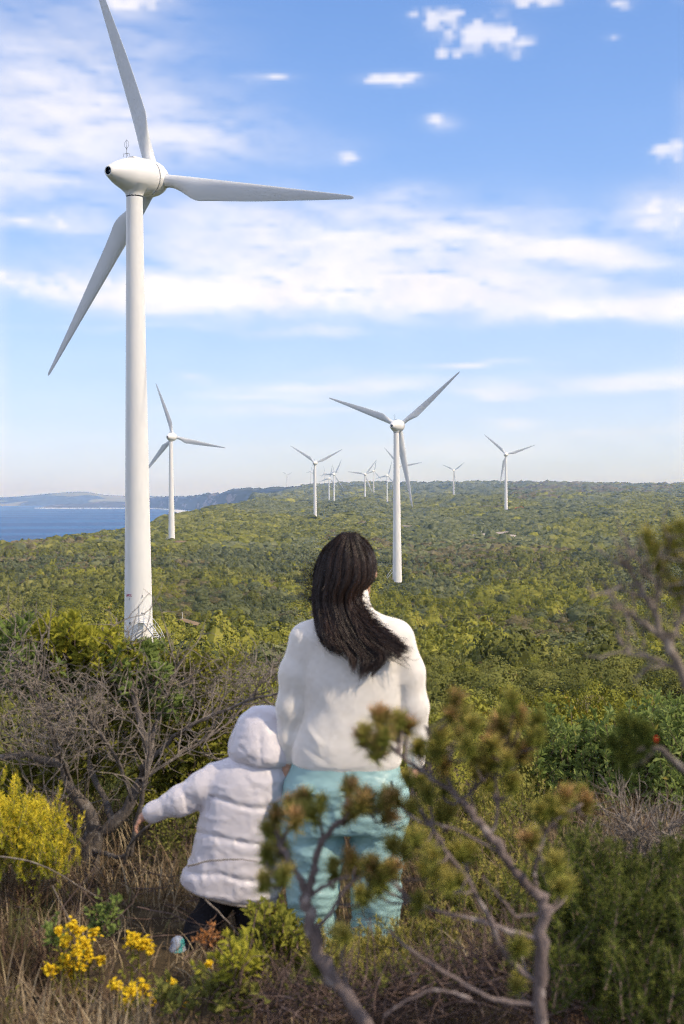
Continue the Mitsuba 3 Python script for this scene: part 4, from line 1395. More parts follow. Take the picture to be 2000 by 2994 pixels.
def clear_line(a, b, r, n=8):
    for t in np.linspace(0, 1, n):
        CLEAR.append((*(np.array(a) * (1 - t) + np.array(b) * t), r))


for (k_, b_), t_ in zip(turbine_at, TURBINES):
    CLEAR.append((b_[0], b_[1], 3.6))
CLEAR.append((BASE[0] + 2.5, BASE[1] - 4.5, 3.6))
# the sandy track behind the nearest tower
TRACK = [(528, 1812), (548, 1817), (566, 1822), (590, 1832)]


def on_ground(px, py, lo=20, hi=9000):
    """Where the sight line through a photo pixel meets the terrain."""
    d = np.exp(np.linspace(math.log(lo), math.log(hi), 1400))
    q = np.array([at(px, py, k) for k in d])
    under = np.nonzero(q[:, 2] < ground_z(q[:, 0], q[:, 1]))[0]
    return q[under[0]] if len(under) else q[-1]


SPOTS = {  # bare sand: photo centre, half width and half depth in metres
    'sand_patch': [(1437, 1562, 17, 22), (1400, 1557, 10, 12), (1490, 1566, 8, 10), (1545, 1572, 5, 6)], 'sand_patch_001': [(1196, 1539, 8, 10)], 'sand_patch_002': [(1262, 1545, 9, 7)], 'sand_patch_003': [(1625, 1455, 16, 30)],
    'sand_patch_004': [(567, 1518, 4, 8)], 'sand_patch_005': [(1330, 1496, 8, 10)], 'sand_patch_006': [(536, 1588, 6, 5)], 'sand_patch_007': [(1618, 1575, 12, 6)], 'bare_earth': [(1130, 1696, 5, 3)]}


def ground_sheet(key, outline_rows, bsdf, lift):
    """rows: (left point, right point) in plan."""
    v = []
    for a, b in outline_rows:
        for t in np.linspace(0, 1, 5):
            p = np.array(a) * (1 - t) + np.array(b) * t
            v.append((p[0], p[1], float(ground_z(p[0], p[1])) + lift))
    put(key, (np.array(v), grid_faces(len(outline_rows), 5)), bsdf, True)


for key, parts in SPOTS.items():
    vs, fs, o = [], [], 0
    for i, (px, py, hw, hd) in enumerate(parts):
        c = on_ground(px, py)
        a = np.arange(28) * 2 * np.pi / 28
        r = 1 + .25 * np.sin(3 * a + i) + .18 * np.sin(5 * a + 2 * i + px)
        rings = [np.stack([c[0] + hw * s * r * np.cos(a), c[1] + hd * s * r * np.sin(a)], 1) for s in (.02, .35, .7, 1.0)]
        xy = np.vstack(rings)
        z = ground_z(xy[:, 0], xy[:, 1]) + np.repeat([.5, .5, .4, -.3], 28) * (1 + c[1] / 2500)
        vs.append(np.column_stack([xy, z]))
        q = grid_faces(4, 28, True)
        fs.append(q + o)
        o += len(xy)
        for t in (-.7, -.35, 0, .35, .7):
            CLEAR.append((c[0] + t * hw, c[1] + hd * .3 * math.sin(t * 9 + px), min(hw, hd) * .55))
        for t in np.linspace(.4, 1.7, 5):
            CLEAR.append((c[0] * (1 - t * hd / c[1]) + hw * .3 * math.sin(5 * t + px), c[1] - t * hd, hw * .75))
    put(key, (np.vstack(vs), np.vstack(fs)), 'mat_track' if key in ('bare_earth', 'sand_patch_005', 'sand_patch_006') else 'mat_sand', True)
    say(key, 'bare pale sand patch among the heath', kind='structure')
trk = [on_ground(*p, lo=150) for p in TRACK]
ground_sheet('sandy_track', [((p[0] - .6, p[1] - 1.5), (p[0] + .6, p[1] + 1.5)) for p in trk], 'mat_track', .12)
say('sandy_track', 'sandy access track beyond the nearest tower', kind='structure')
for p in trk:
    for t in (0, .02, .04, .06, .09):
        CLEAR.append((p[0] * (1 - t), p[1] * (1 - t), 2.4))
for p, r in ((BASE, 4.6), (turbine_at[2][1], 4.5)):
    for t in np.linspace(.6, .985, 16):
        CLEAR.append((p[0] * t, p[1] * t, r * (1 if t > .9 else .5)))
_cl = np.array(CLEAR)
_ct = cKDTree(_cl[:, :2])


def is_clear(x, y, r):
    d, i = _ct.query(np.column_stack([x, y]), k=6)
    return (d < _cl[i, 2] + np.asarray(r)[:, None] * .8).any(1)


def scatter(d0, d1, step, rng, half=HALF):
    n = int((d1 - d0) / step)
    out = []
    for i in range(n):
        d = d0 + i * step
        k = max(1, int(2 * half * d / step))
        a = -half + (np.arange(k) + rng.random(k)) / k * 2 * half
        dd = d + rng.uniform(-.6, .6, k) * step
        out.append(np.stack([dd * np.sin(a), dd * np.cos(a)], 1))
    return np.vstack(out)


def kind_at(x, y, rng):
    """Which kind grows where: patches of each, the dry ones in strips."""
    p = np.stack([x, y, x * 0], -1)
    d = np.hypot(x, y)
    sc = 18 + d * .06
    a = meshkit.fbm(p / sc[:, None], 3, 61)
    b = meshkit.fbm(p / (sc[:, None] * .8) + 50, 3, 62)
    r = rng.random(len(x))
    k = np.where(a > np.where((d > 22) & (d < 360), .44, .53), 1, 0)
    k = np.where(b > .57, 2, k)
    c = meshkit.fbm(p / (sc[:, None] * 1.1) + 90, 3, 63)
    k = np.where((c > .62) & (r < .4), 3, k)
    k = np.where((k == 1) & (d > 420) & (rng.random(len(x)) < np.clip((d - 420) / 250, 0, .85)), 0, k)  # far lime becomes olive; its duller tone stands in for missing leaf-gap shade
    k = np.where(r > .93, (r * 1000).astype(int) % 3, k)
    # the strip of dry scrub on the right, the dark thicket left of the woman, the brown flat beyond
    for px, py, wx, wy in ((1500, 1850, 330, 32), (560, 1745, 90, 60), (1430, 1650, 260, 45), (760, 1720, 90, 30), (420, 1640, 200, 18)):
        az0 = (np.degrees(np.arctan2(x, y)) - math.degrees(math.atan((px - 1000) / FOCAL))) / (wx * .0143)
        z = ground_z(x, y) + 1.2
        el = (1450 - (z - CAM_H) / d * FOCAL * -1 - py + 0) if False else (1450 + (CAM_H - z) / d * FOCAL - py) / wy
        k = np.where((az0 ** 2 + el ** 2 < 1) & (rng.random(len(x)) < .5), 3, k)
    return k


rng = np.random.default_rng(11)
heath_n = shrubs_n = 0
LOOK = {'olive': 'olive green', 'lime': 'yellow green', 'sage': 'grey green', 'dry': 'dry brown'}


def where_is(x, y):
    """Which landmark of the photograph a plant of the slope stands under."""
    px = 1000 + FOCAL * x / y
    col = 'left of the nearest tower' if px < 340 else 'below the nearest tower' if px < 520 else 'left of the woman' if px < 800 else 'behind the woman' if px < 1060 else 'below the second tallest turbine' if px < 1290 else 'right of the second tallest turbine' if px < 1420 else 'below the turbine with the red vehicle' if px < 1590 else 'beside the bare branch' if px < 1800 else 'behind the bare branch'
    d = math.hypot(x, y)
    return ('at the top of the slope' if d < 18 else 'high on the slope' if d < 25 else 'halfway down the slope' if d < 33 else 'low on the slope') + ', ' + col


THINGS_TO = 62.0
def two_sizes(d0, d1, half, step_l, r_l, keep, step_s, r_s):
    """Broad canopies with gaps between them, and small shrubs in the gaps."""
    big = scatter(d0, d1, step_l, rng, half)
    big = big[rng.random(len(big)) < keep]
    rb = rng.uniform(*r_l, len(big))
    small = scatter(d0, d1, step_s, rng, half)
    rs = rng.uniform(*r_s, len(small))
    dist, i = cKDTree(big).query(small)
    ok = dist > rb[i] * .95
    return np.vstack([big, small[ok]]), np.concatenate([rb, rs[ok]]), np.concatenate([np.ones(len(big)), np.zeros(ok.sum())])


for lod, d0, d1, sizes in ((0, 11.5, 42, (2.7, (.85, 1.25), .6, 1.45, (.4, .75))), (1, 42, 120, (4.0, (1.2, 2.1), .62, 2.0, (.5, 1.0))), (2, 120, 450, (7.6, (2.2, 4.2), .62, 3.5, (.9, 1.7))), (3, 450, 820, (8.6, (2.2, 4.0), .6, 4.2, (1.1, 2.1)))):
    xy, s, broad = two_sizes(d0, d1, math.radians((27, 24, 20, 18)[lod]), *sizes)
    keep = ~is_clear(xy[:, 0], xy[:, 1], s * .8)
    xy, s, broad = xy[keep], s[keep], broad[keep]
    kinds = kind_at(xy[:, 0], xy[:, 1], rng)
    z = ground_z(xy[:, 0], xy[:, 1])
    order = np.argsort(np.hypot(xy[:, 0], xy[:, 1]))
    for (x, y), sc, k, zz, br in zip(xy[order], s[order], kinds[order], z[order], broad[order]):
        kind = KINDS[k]
        g = LOD[lod][kind]
        sz = sc * rng.uniform(.8, 1.1) * (.8 if br else .95)
        m = T().translate([x, y, zz - .08 * sc]) @ T().rotate([0, 0, 1], rng.uniform(0, 360)) @ T().scale([sc, sc, sz])
        d = math.hypot(x, y)
        inst = {'type': 'instance', 'g': {'type': 'ref', 'id': g[rng.integers(len(g))]}, 'to_world': m}
        if shrubs_n < 280 and abs(math.atan2(x, y)) < math.radians(14.3):
            shrubs_n += 1
            key = f'heath_shrub_{shrubs_n:03d}'
            scene[key] = inst
            say(key, f'{"small" if sc < .6 else "middling" if sc < .9 else "broad"} {LOOK[kind]} shrub {where_is(x, y)}'.replace('turbine with the red vehicle', 'red vehicle'), 'shrub', f'{LOOK[kind]} shrubs on the slope')
        else:
            heath_n += 1
            scene[f'heath_scrub__{heath_n:05d}'] = inst
say('heath_scrub', 'dense rounded coastal scrub covering the slopes', 'scrub', kind='stuff')

# far scrub: low uneven domes, ever larger, as one mass
fv, ff, fu, fo = [], [], [], 0
DOMES = [lumpy_dome(np.random.default_rng(500 + i), 8, 3) for i in range(8)]
FAR = {k: ([], [], []) for k in KINDS}
for d0, d1, step, sz in ((820, 1400, 5.4, 3.1), (1400, 2600, 10, 5.8), (2600, 4200, 19, 11), (4200, 6900, 38, 20)):
    xy = scatter(d0, d1, step, rng)
    s = sz * (.55 + 1.15 * rng.random(len(xy)) ** 2.2)
    keep = ~is_clear(xy[:, 0], xy[:, 1], s * .7)
    xy, s = xy[keep], s[keep]
    z = ground_z(xy[:, 0], xy[:, 1])
    keep = z > -62
    xy, s, z = xy[keep], s[keep], z[keep]
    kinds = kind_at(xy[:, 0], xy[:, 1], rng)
    hgt = s * rng.uniform(.6, 1.15, len(s)) * (1 if d0 < 1400 else .6)
    rot = rng.uniform(0, 6.28, len(s))
    var = rng.integers(0, 8, len(s))
    tone = rng.random(len(s))
    for ki, kind in enumerate(KINDS):
        for v in range(8):
            m = (kinds == ki) & (var == v)
            if not m.any():
                continue
            dv, df = DOMES[v]
            c, si = np.cos(rot[m])[:, None], np.sin(rot[m])[:, None]
            X = (dv[None, :, 0] * c - dv[None, :, 1] * si) * s[m][:, None] * 1.15 + xy[m][:, :1]
            Y = (dv[None, :, 0] * si + dv[None, :, 1] * c) * s[m][:, None] * 1.15 + xy[m][:, 1:]
            Z = dv[None, :, 2] * hgt[m][:, None] + z[m][:, None] - .15 * s[m][:, None]
            V = np.stack([X, Y, Z], -1).reshape(-1, 3)
            V += rng.normal(0, .075, V.shape) * s[m].repeat(len(dv))[:, None]
            F = (df[None] + (np.arange(m.sum()) * len(dv))[:, None, None]).reshape(-1, 3)
            U = np.stack([np.clip(np.repeat(tone[m], len(dv)) * .4 + rng.random(len(V)) * .6, 0, 1) * .94, V[:, 0] * 0], 1)
            FAR[kind][0].append(V); FAR[kind][1].append(F); FAR[kind][2].append(U)
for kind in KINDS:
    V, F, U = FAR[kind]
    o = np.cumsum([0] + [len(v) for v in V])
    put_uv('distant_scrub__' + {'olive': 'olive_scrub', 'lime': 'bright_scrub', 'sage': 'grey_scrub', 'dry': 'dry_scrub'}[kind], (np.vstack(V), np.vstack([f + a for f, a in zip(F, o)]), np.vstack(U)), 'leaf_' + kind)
say('distant_scrub', 'distant scrub covering the hills to the skyline', 'scrub', kind='stuff')
print('scrub', heath_n, sum(len(f) for k in KINDS for f in FAR[k][1]))

# ------------------------------------------------------------------ the plants near the people
def px_path(pts, d=None):
    """Picture polyline (X, Y[, depth]) as points in the scene."""
    return np.array([dp(p[0], p[1], p[2] if len(p) > 2 else d) for p in pts])


def smooth_path(P, n):
    t = np.linspace(0, 1, len(P))
    return PchipInterpolator(t, P, axis=0)(np.linspace(0, 1, n))


def limb_mesh(P, r0, r1, n=14, k=8, knob=.08, seed=0):
    g = np.random.default_rng(seed)
    Q = smooth_path(np.asarray(P), n)
    Q[1:-1] += g.normal(0, r0 * .22, (n - 2, 3))
    r = np.linspace(r0, r1, n) * (1 + g.normal(0, knob, n))
    v, f, uv = tubes(Q[None], r[None], k)
    return (v, f, uv), Q


def ground_at(p):
    return float(ground_z(p[0], p[1]))


# ---- the gnarled grey shrub on the left: trunk, limbs, a tangle of dead twigs, a leafy crown
rng = np.random.default_rng(21)
G1 = key_of('gnarled_shrub')
say(G1, 'gnarled grey shrub with dead twigs and leafy yellow green crown, left of the child', 'shrub')
D1 = 6.6
base1 = dp(207, 1990, D1); base1[2] = ground_at(base1) - .05
LIMBS = [
    ([None, (205, 1945), (212, 1890), (190, 1850), (160, 1790), (135, 1742), (60, 1738), (-40, 1730)], .040, .014),
    ([None, (222, 1930), (262, 1890), (300, 1835), (322, 1790), (345, 1742, 6.5)], .036, .022),
    ([(345, 1742, 6.5), (385, 1700, 6.5), (430, 1668, 6.4), (500, 1635, 6.4), (570, 1606, 6.35), (640, 1588, 6.3)], .012, .005),
    ([(345, 1742, 6.5), (330, 1690, 6.5), (312, 1620, 6.6), (296, 1560, 6.7), (262, 1500, 6.8), (235, 1440, 6.9)], .018, .007),
    ([(345, 1742, 6.5), (352, 1680, 6.6), (375, 1620, 6.7), (392, 1560, 6.8), (420, 1510, 6.8)], .011, .004),
    ([(262, 1890, 6.6), (225, 1800, 6.8), (180, 1710, 7.0), (110, 1610, 7.1), (70, 1540, 7.2), (40, 1440, 7.2)], .018, .006),
    ([(135, 1742, 6.6), (110, 1660, 6.6), (70, 1580, 6.6), (20, 1520, 6.7)], .012, .005),
    ([(160, 1790, 6.6), (130, 1700, 6.3), (100, 1620, 6.2), (85, 1560, 6.2)], .010, .004),
    ([(300, 1835, 6.5), (268, 1740, 6.3), (210, 1660, 6.2), (150, 1600, 6.1)], .010, .004),
    ([(322, 1790, 6.5), (420, 1725, 6.9), (520, 1660, 7.1), (600, 1560, 7.2)], .010, .004),
    ([(205, 1945, 6.6), (160, 1900, 6.5), (110, 1840, 6.4), (60, 1800, 6.3)], .014, .005),
    ([(300, 1960, 6.3), (312, 1890, 6.25), (330, 1800, 6.2), (342, 1740, 6.2), (345, 1680, 6.2)], .012, .007),
    ([(285, 1985, 6.3), (300, 1935, 6.25), (345, 1890, 6.2), (400, 1850, 6.2)], .010, .004),
    ([(205, 1945, 6.6), (250, 1960, 6.5), (300, 1960, 6.3)], .014, .010),
]
limb_m, limb_p = [], []
for i, (pts, r0, r1) in enumerate(LIMBS):
    P = [base1 if p is None else dp(p[0], p[1], p[2] if len(p) > 2 else D1) for p in pts]
    m, Q = limb_mesh(P, r0, r1, 16, 9, .07, 30 + i)
    limb_m.append(m); limb_p.append(Q)
put_uv(G1 + '__trunk', merge(*limb_m[:2]), 'bark_grey', True)
for i, m in enumerate(limb_m[2:]):
    put_uv(G1 + '__limb' + (f'_{i:03d}' if i else ''), m, 'bark_grey', True)
P, R, tips = twigs_from(limb_p[2:12] + limb_p[:1], 230, .30, .0042, rng, .4, 6, 1.0, .10, .25, 2)
put_uv(G1 + '__dead_twigs', tubes(P, R, 3, rng.random(len(P))), 'bark_pale', True)
say(G1 + '__dead_twigs', 'dense tangle of dead grey twigs', kind='stuff')
# a finer tangle in front of the crown's shade
def twig_cloud(centres, count, length, r, rng, n=5):
    P, R = [], []
    for (X, Y, d, rx, ry, rd, w) in centres:
        k = int(count * w)
        o = rng.normal(size=(k, 3)) * .5
        for q in o:
            p = dp(X + q[0] * rx, Y + q[1] * ry, d + q[2] * rd)
            dr_ = unit(np.array([rng.normal(0, 1), rng.normal(0, .8), rng.normal(.35, .8)]))
            P.append(wander(p, dr_, length * rng.uniform(.5, 1.3), n, .3, rng))
            R.append(np.linspace(r, r * .4, n) * rng.uniform(.6, 1.3))
    return np.array(P), np.array(R)


P, R = twig_cloud([(60, 1590, 6.5, 110, 90, .5, .8), (190, 1640, 6.4, 110, 90, .5, 1.1), (100, 1690, 6.4, 120, 50, .5, .8), (430, 1590, 6.8, 150, 60, .5, 1), (300, 1560, 6.7, 120, 70, .5, .7), (560, 1550, 6.8, 90, 40, .5, .6), (20, 1540, 6.6, 70, 50, .4, .5), (280, 1720, 6.8, 120, 60, .5, .5)], 180, .15, .0026, rng)
put_uv(G1 + '__fine_twigs', tubes(P, R, 3, rng.random(len(P))), 'bark_pale', True)
say(G1 + '__fine_twigs', 'fine bare grey twigs', kind='stuff')


def leaf_sprays(centres, sprays, per, leaf, rng, ratio=.42, up=.7, spread=.55, spray_len=.10):
    """Short leafy shoots: leaves set round upright twig ends. centres: (X, Y, d, rx, ry, rd, weight)."""
    bits, stems, SR = [], [], []
    for (X, Y, d, rx, ry, rd, w) in centres:
        k = int(sprays * w)
        for q in rng.normal(size=(k, 3)) * .5:
            p = dp(X + q[0] * rx, Y + q[1] * ry, d + q[2] * rd)
            ax = unit(np.array([rng.normal(0, spread), rng.normal(0, spread), up + rng.random() * .4]))
            L = spray_len * rng.uniform(.6, 1.3)
            stem = wander(p, ax, L, 4, .12, rng)
            stems.append(stem); SR.append(np.array([.0028, .0024, .002, .0014]))
            t = rng.uniform(.1, 1, per) ** .7
            pos = p + (stem[-1] - p) * t[:, None]
            al = unit(sphere_dirs(per, rng) * .85 + ax * (.25 + t[:, None] * .8))
            face = unit(np.cross(al, rng.normal(size=(per, 3))) * .6 + np.array([.6, -.4, .9]))
            l = leaf * rng.uniform(.65, 1.2, per)
            tone = np.clip(rng.random() * .5 + rng.random(per) * .5, 0, 1)
            bits.append(leaves(pos, al, face, l, l * ratio, tone))
    return merge(*bits), tubes(np.array(stems), np.array(SR), 3)


m, st = leaf_sprays([(30, 1518, 7.2, 70, 50, .4, 1.1), (110, 1523, 7.2, 70, 45, .4, 1.0), (60, 1568, 7.2, 90, 40, .4, .9), (10, 1468, 7.2, 50, 22, .3, .5), (300, 1558, 7.0, 60, 40, .4, .9), (350, 1588, 6.9, 40, 40, .3, .7), (330, 1518, 7.0, 30, 26, .3, .35), (190, 1573, 7.1, 80, 40, .4, .6), (395, 1623, 6.9, 40, 30, .3, .3)], 95, 15, .050, rng, spray_len=.08)
put_uv(G1 + '__crown', m, 'leaf_broad')
say(G1 + '__crown', 'green leafy crown', kind='stuff')
m2, st2 = leaf_sprays([(170, 1498, 7.0, 60, 34, .3, 1.3), (235, 1508, 7.0, 60, 34, .3, 1.4), (150, 1463, 7.0, 34, 20, .2, .5), (270, 1538, 6.95, 40, 34, .3, .9), (210, 1543, 6.95, 60, 30, .3, .7), (100, 1478, 7.0, 40, 20, .2, .4)], 95, 14, .050, rng, spray_len=.08)
put_uv(G1 + '__bright_crown', m2, 'leaf_yellow')
say(G1 + '__bright_crown', 'bright yellow leaves on the crown', kind='stuff')
m3, st3 = leaf_sprays([(420, 1640, 7.4, 80, 50, .3, .7), (470, 1700, 7.6, 90, 60, .4, 1.2), (400, 1760, 7.5, 60, 50, .4, .7), (250, 1700, 7.2, 80, 60, .4, .7), (150, 1760, 7.2, 110, 60, .4, .6), (40, 1800, 7.2, 60, 40, .3, .4), (520, 1650, 7.7, 50, 40, .3, .6), (380, 1850, 7.3, 70, 50, .3, .5), (300, 1580, 7.2, 80, 50, .3, .5), (440, 1545, 7.2, 90, 30, .3, .5), (480, 1800, 7.5, 50, 60, .4, .8)], 210, 13, .044, rng, .44, .4, .8)
put_uv(G1 + '__inner_leaves', m3, 'leaf_lime')
say(G1 + '__inner_leaves', 'small green leaves inside the shrub', kind='stuff')
put_uv(G1 + '__leaf_stems', merge(st, st2, st3), 'bark_brown')
say(G1 + '__leaf_stems', 'thin leafy shoots', kind='stuff')

# ---- fine leaved heath bushes made of upright sprays
def spray_bush(key, centres, sprays, per, L, nl, nw, bsdf, rng, up=1.0, spread=.35, base_y=None):
    bits, P, R = [], [], []
    for (X, Y, d, rx, ry, rd, w) in centres:
        for q in rng.normal(size=(int(sprays * w), 3)) * .5:
            p = dp(X + q[0] * rx, Y + q[1] * ry, d + q[2] * rd)
            ax = unit(np.array([rng.normal(0, spread), rng.normal(0, spread), up]))
            st = wander(p - ax * L * .4, ax, L * rng.uniform(.7, 1.25), 6, .12, rng, .05)
            P.append(st); R.append(np.linspace(.0026, .0010, 6))
            t = rng.random(per) * 4.99
            i = t.astype(int)
            pos = st[i] + (st[i + 1] - st[i]) * (t - i)[:, None]
            dd = unit(st[i + 1] - st[i])
            al = unit(dd * .75 + sphere_dirs(per, rng) * .65)
            v, f, uv = needles(pos, al, nl * rng.uniform(.7, 1.2, per), nw, np.clip(rng.random(per) * .7 + rng.random() * .3, 0, 1), rng)
            uv[:, 1] = np.repeat(t / 5, 3) * .75 + uv[:, 1] * .25
            bits.append((v, f, uv))
    put_uv(key + '__foliage', merge(*bits), bsdf)
    say(key + '__foliage', None, kind='stuff')
    labels[key + '__foliage']['label'] = 'fine needle foliage on upright sprays'
    put_uv(key + '__stems', tubes(np.array(P), np.array(R), 3, rng.random(len(P))), 'bark_brown')
    labels[key + '__stems'] = {'label': 'thin woody stems', 'kind': 'stuff'}


Y1 = key_of('yellow_heath_bush')
say(Y1, 'bushy golden yellow tipped heath plant at the left edge', 'shrub')
spray_bush(Y1, [(20, 1885, 5.8, 90, 50, .3, 1.2), (80, 1900, 5.75, 76, 40, .3, 1.2), (10, 1930, 5.7, 110, 50, .3, 1.2), (90, 1960, 5.6, 70, 40, .3, 1.0), (-70, 1900, 5.8, 110, 90, .3, 1.2)], 150, 90, .11, .020, .0036, 'needle_gold', rng, .9, .40)
DK = key_of('dark_heath_bush')
say(DK, 'dark green needle leaved bush filling the lower right corner', 'shrub')
spray_bush(DK, [(1480, 2130, 3.7, 130, 90, .3, 1.3), (1380, 2240, 3.6, 150, 80, .3, 1.2), (1520, 2290, 3.4, 110, 90, .3, 1.1), (1300, 2120, 4.0, 70, 90, .3, .7), (1330, 2010, 4.3, 80, 70, .3, .7), (1440, 2040, 4.1, 60, 50, .3, .5), (1620, 2150, 3.6, 110, 150, .3, 1.0), (1560, 2010, 4.0, 60, 40, .2, .3)], 170, 90, .15, .022, .0042, 'needle_dark', rng, .8, .45)
DK2 = key_of('dark_heath_bush')
say(DK2, 'low dark green needle bush behind the right hand branches', 'shrub')
spray_bush(DK2, [(1100, 1950, 6.4, 120, 60, .4, 1.2), (1010, 1990, 6.6, 60, 60, .3, .8), (1180, 2060, 5.6, 90, 70, .3, 1.0), (1060, 2080, 5.6, 80, 60, .3, .7), (960, 1900, 7.2, 60, 60, .4, 1.0), (1120, 1850, 7.6, 100, 50, .4, .9)], 120, 80, .16, .026, .0046, 'needle_green', rng, .9, .45)
FT = key_of('low_needle_bush')
say(FT, 'low olive green needle bush hiding the woman\'s feet', 'shrub')
spray_bush(FT, [(700, 2190, 4.95, 50, 24, .1, .7), (770, 2200, 4.9, 60, 24, .12, 1.0), (850, 2195, 4.9, 60, 26, .12, 1.0), (930, 2180, 5.0, 60, 30, .15, 1.0), (1000, 2160, 5.0, 60, 36, .15, .9), (800, 2240, 4.6, 90, 22, .15, .8), (960, 2240, 4.5, 110, 30, .15, 1.0)], 62, 70, .13, .022, .0042, 'needle_green', rng, .9, .5)
LM = key_of('lime_heath_bush')
say(LM, 'bright lime green needle bush right of the woman below the scrub', 'shrub')
spray_bush(LM, [(1160, 1680, 12.5, 90, 26, .6, .8), (1290, 1670, 12.8, 90, 30, .7, 1.2), (1380, 1680, 12.5, 70, 30, .6, 1.0), (1240, 1710, 12.2, 90, 26, .6, .8), (1450, 1690, 13.0, 90, 30, .6, .9), (1080, 1700, 12.5, 70, 26, .5, .6), (1540, 1680, 13.0, 60, 30, .6, .6)], 100, 60, .34, .05, .008, 'needle_lime', rng, 1.0, .3)

# ---- broad leaved shrub on the right
B1 = key_of('broad_leaf_shrub')
say(B1, 'pale green broad leaved shrub on the right, behind the blurred branches', 'shrub')
m, st = leaf_sprays([(1240, 1700, 9.4, 34, 34, .3, .6), (1290, 1740, 9.2, 60, 50, .4, 1.2), (1370, 1740, 9.2, 70, 60, .5, 1.4), (1450, 1730, 9.0, 70, 60, .5, 1.4), (1530, 1700, 9.0, 60, 70, .5, 1.4), (1240, 1800, 9.0, 30, 60, .3, .8), (1330, 1830, 9.0, 70, 50, .4, 1.1), (1430, 1830, 8.8, 80, 50, .4, 1.2), (1530, 1830, 8.6, 70, 60, .4, 1.2), (1250, 1900, 8.6, 50, 26, .3, .6), (1360, 1900, 8.4, 80, 30, .3, .9), (1600, 1760, 8.8, 60, 100, .5, 1.0)], 105, 12, .058, rng, .40, .8, .5, .12)
put_uv(B1 + '__leaves', m, 'leaf_broad')
say(B1 + '__leaves', 'oval pale green leaves in whorls', kind='stuff')
put_uv(B1 + '__stems', st, 'bark_brown')
say(B1 + '__stems', 'leafy shoots', kind='stuff')
trunk_b, trunk_p = [], []
for i, (X, Y) in enumerate(((1290, 1700), (1380, 1690), (1450, 1700), (1530, 1680), (1240, 1760))):
    b = dp(1380 + (X - 1380) * .4, 1950, 9.2); b[2] = ground_at(b)
    mm, Q = limb_mesh([b, dp(X, (Y + 1930) / 2, 9.2), dp(X, Y, 9.2)], .02, .005, 10, 6, .08, 70 + i)
    put_uv(B1 + '__stem' + (f'_{i:03d}' if i else ''), mm, 'bark_brown', True)

# ---- dry twig bush on the right
T1 = key_of('dry_twig_bush')
say(T1, 'leafless dry grey twig bush at the right edge', 'shrub')
b = dp(1490, 2110, 6.2); b[2] = ground_at(b)
paths = []
for i in range(16):
    a = rng.uniform(-1, 1)
    p1 = dp(1490 + a * 110 + rng.normal(0, 10), rng.uniform(1850, 1960), 6.2 + rng.normal(0, .25))
    mm, Q = limb_mesh([b + rng.normal(0, .03, 3), (b + p1) / 2 + rng.normal(0, .03, 3), p1], .009, .003, 8, 5, .1, 90 + i)
    paths.append(Q)
    put_uv(T1 + '__branch' + (f'_{i:03d}' if i else ''), mm, 'bark_pale', True)
P, R, tips = twigs_from(paths, 330, .20, .0036, rng, .4, 5, 1.0, .05, .2, 2)
put_uv(T1 + '__twigs', tubes(P, R, 3, rng.random(len(P))), 'bark_pale', True)
say(T1 + '__twigs', 'tangle of dry grey twigs', kind='stuff')

# ---- brown twiggy undergrowth along the bottom of the view
U1 = key_of('twiggy_undergrowth')
say(U1, 'low brown twiggy undergrowth below the blurred branches', 'shrub')
P, R = twig_cloud([(720, 2290, 4.0, 120, 40, .25, .8), (880, 2290, 3.9, 130, 44, .25, 1.1), (1040, 2270, 3.8, 130, 60, .25, 1.2), (1170, 2230, 3.8, 110, 80, .25, 1.0), (620, 2310, 4.1, 90, 30, .2, .5), (1260, 2300, 3.6, 90, 50, .2, .7)], 230, .17, .0026, rng)
put_uv(U1 + '__twigs', tubes(P, R, 3, rng.random(len(P))), 'bark_brown', True)
say(U1 + '__twigs', 'crossing brown twigs', kind='stuff')
m, st = leaf_sprays([(760, 2270, 4.0, 120, 40, .2, .5), (920, 2280, 3.9, 130, 44, .2, .7), (1080, 2260, 3.8, 120, 60, .2, .7), (660, 2300, 4.1, 80, 30, .2, .5), (1190, 2200, 3.9, 70, 70, .2, .4)], 46, 9, .022, rng, .4, .6, .8, .07)
put_uv(U1 + '__leaves', m, 'leaf_olive')
say(U1 + '__leaves', 'sparse small olive leaves', kind='stuff')

# ---- blurred needle shrubs close to the camera
def tuft(p, ax, L, rad, rng, n=150):
    """A bottle brush of needles round a shoot end."""
    ax = unit(np.asarray(ax, float))
    t = rng.random(n) ** .8
    pos = p + ax * L * t[:, None]
    al = unit(sphere_dirs(n, rng) * .9 + ax * (.35 + .7 * t[:, None]))
    v, f, uv = needles(pos, al, rad * rng.uniform(.7, 1.15, n), rad * .115, np.clip(rng.random(n) * .6 + rng.random() * .4, 0, 1), rng)
    uv[:, 1] = np.repeat(t, 3) * .7 + uv[:, 1] * .3
    return v, f, uv


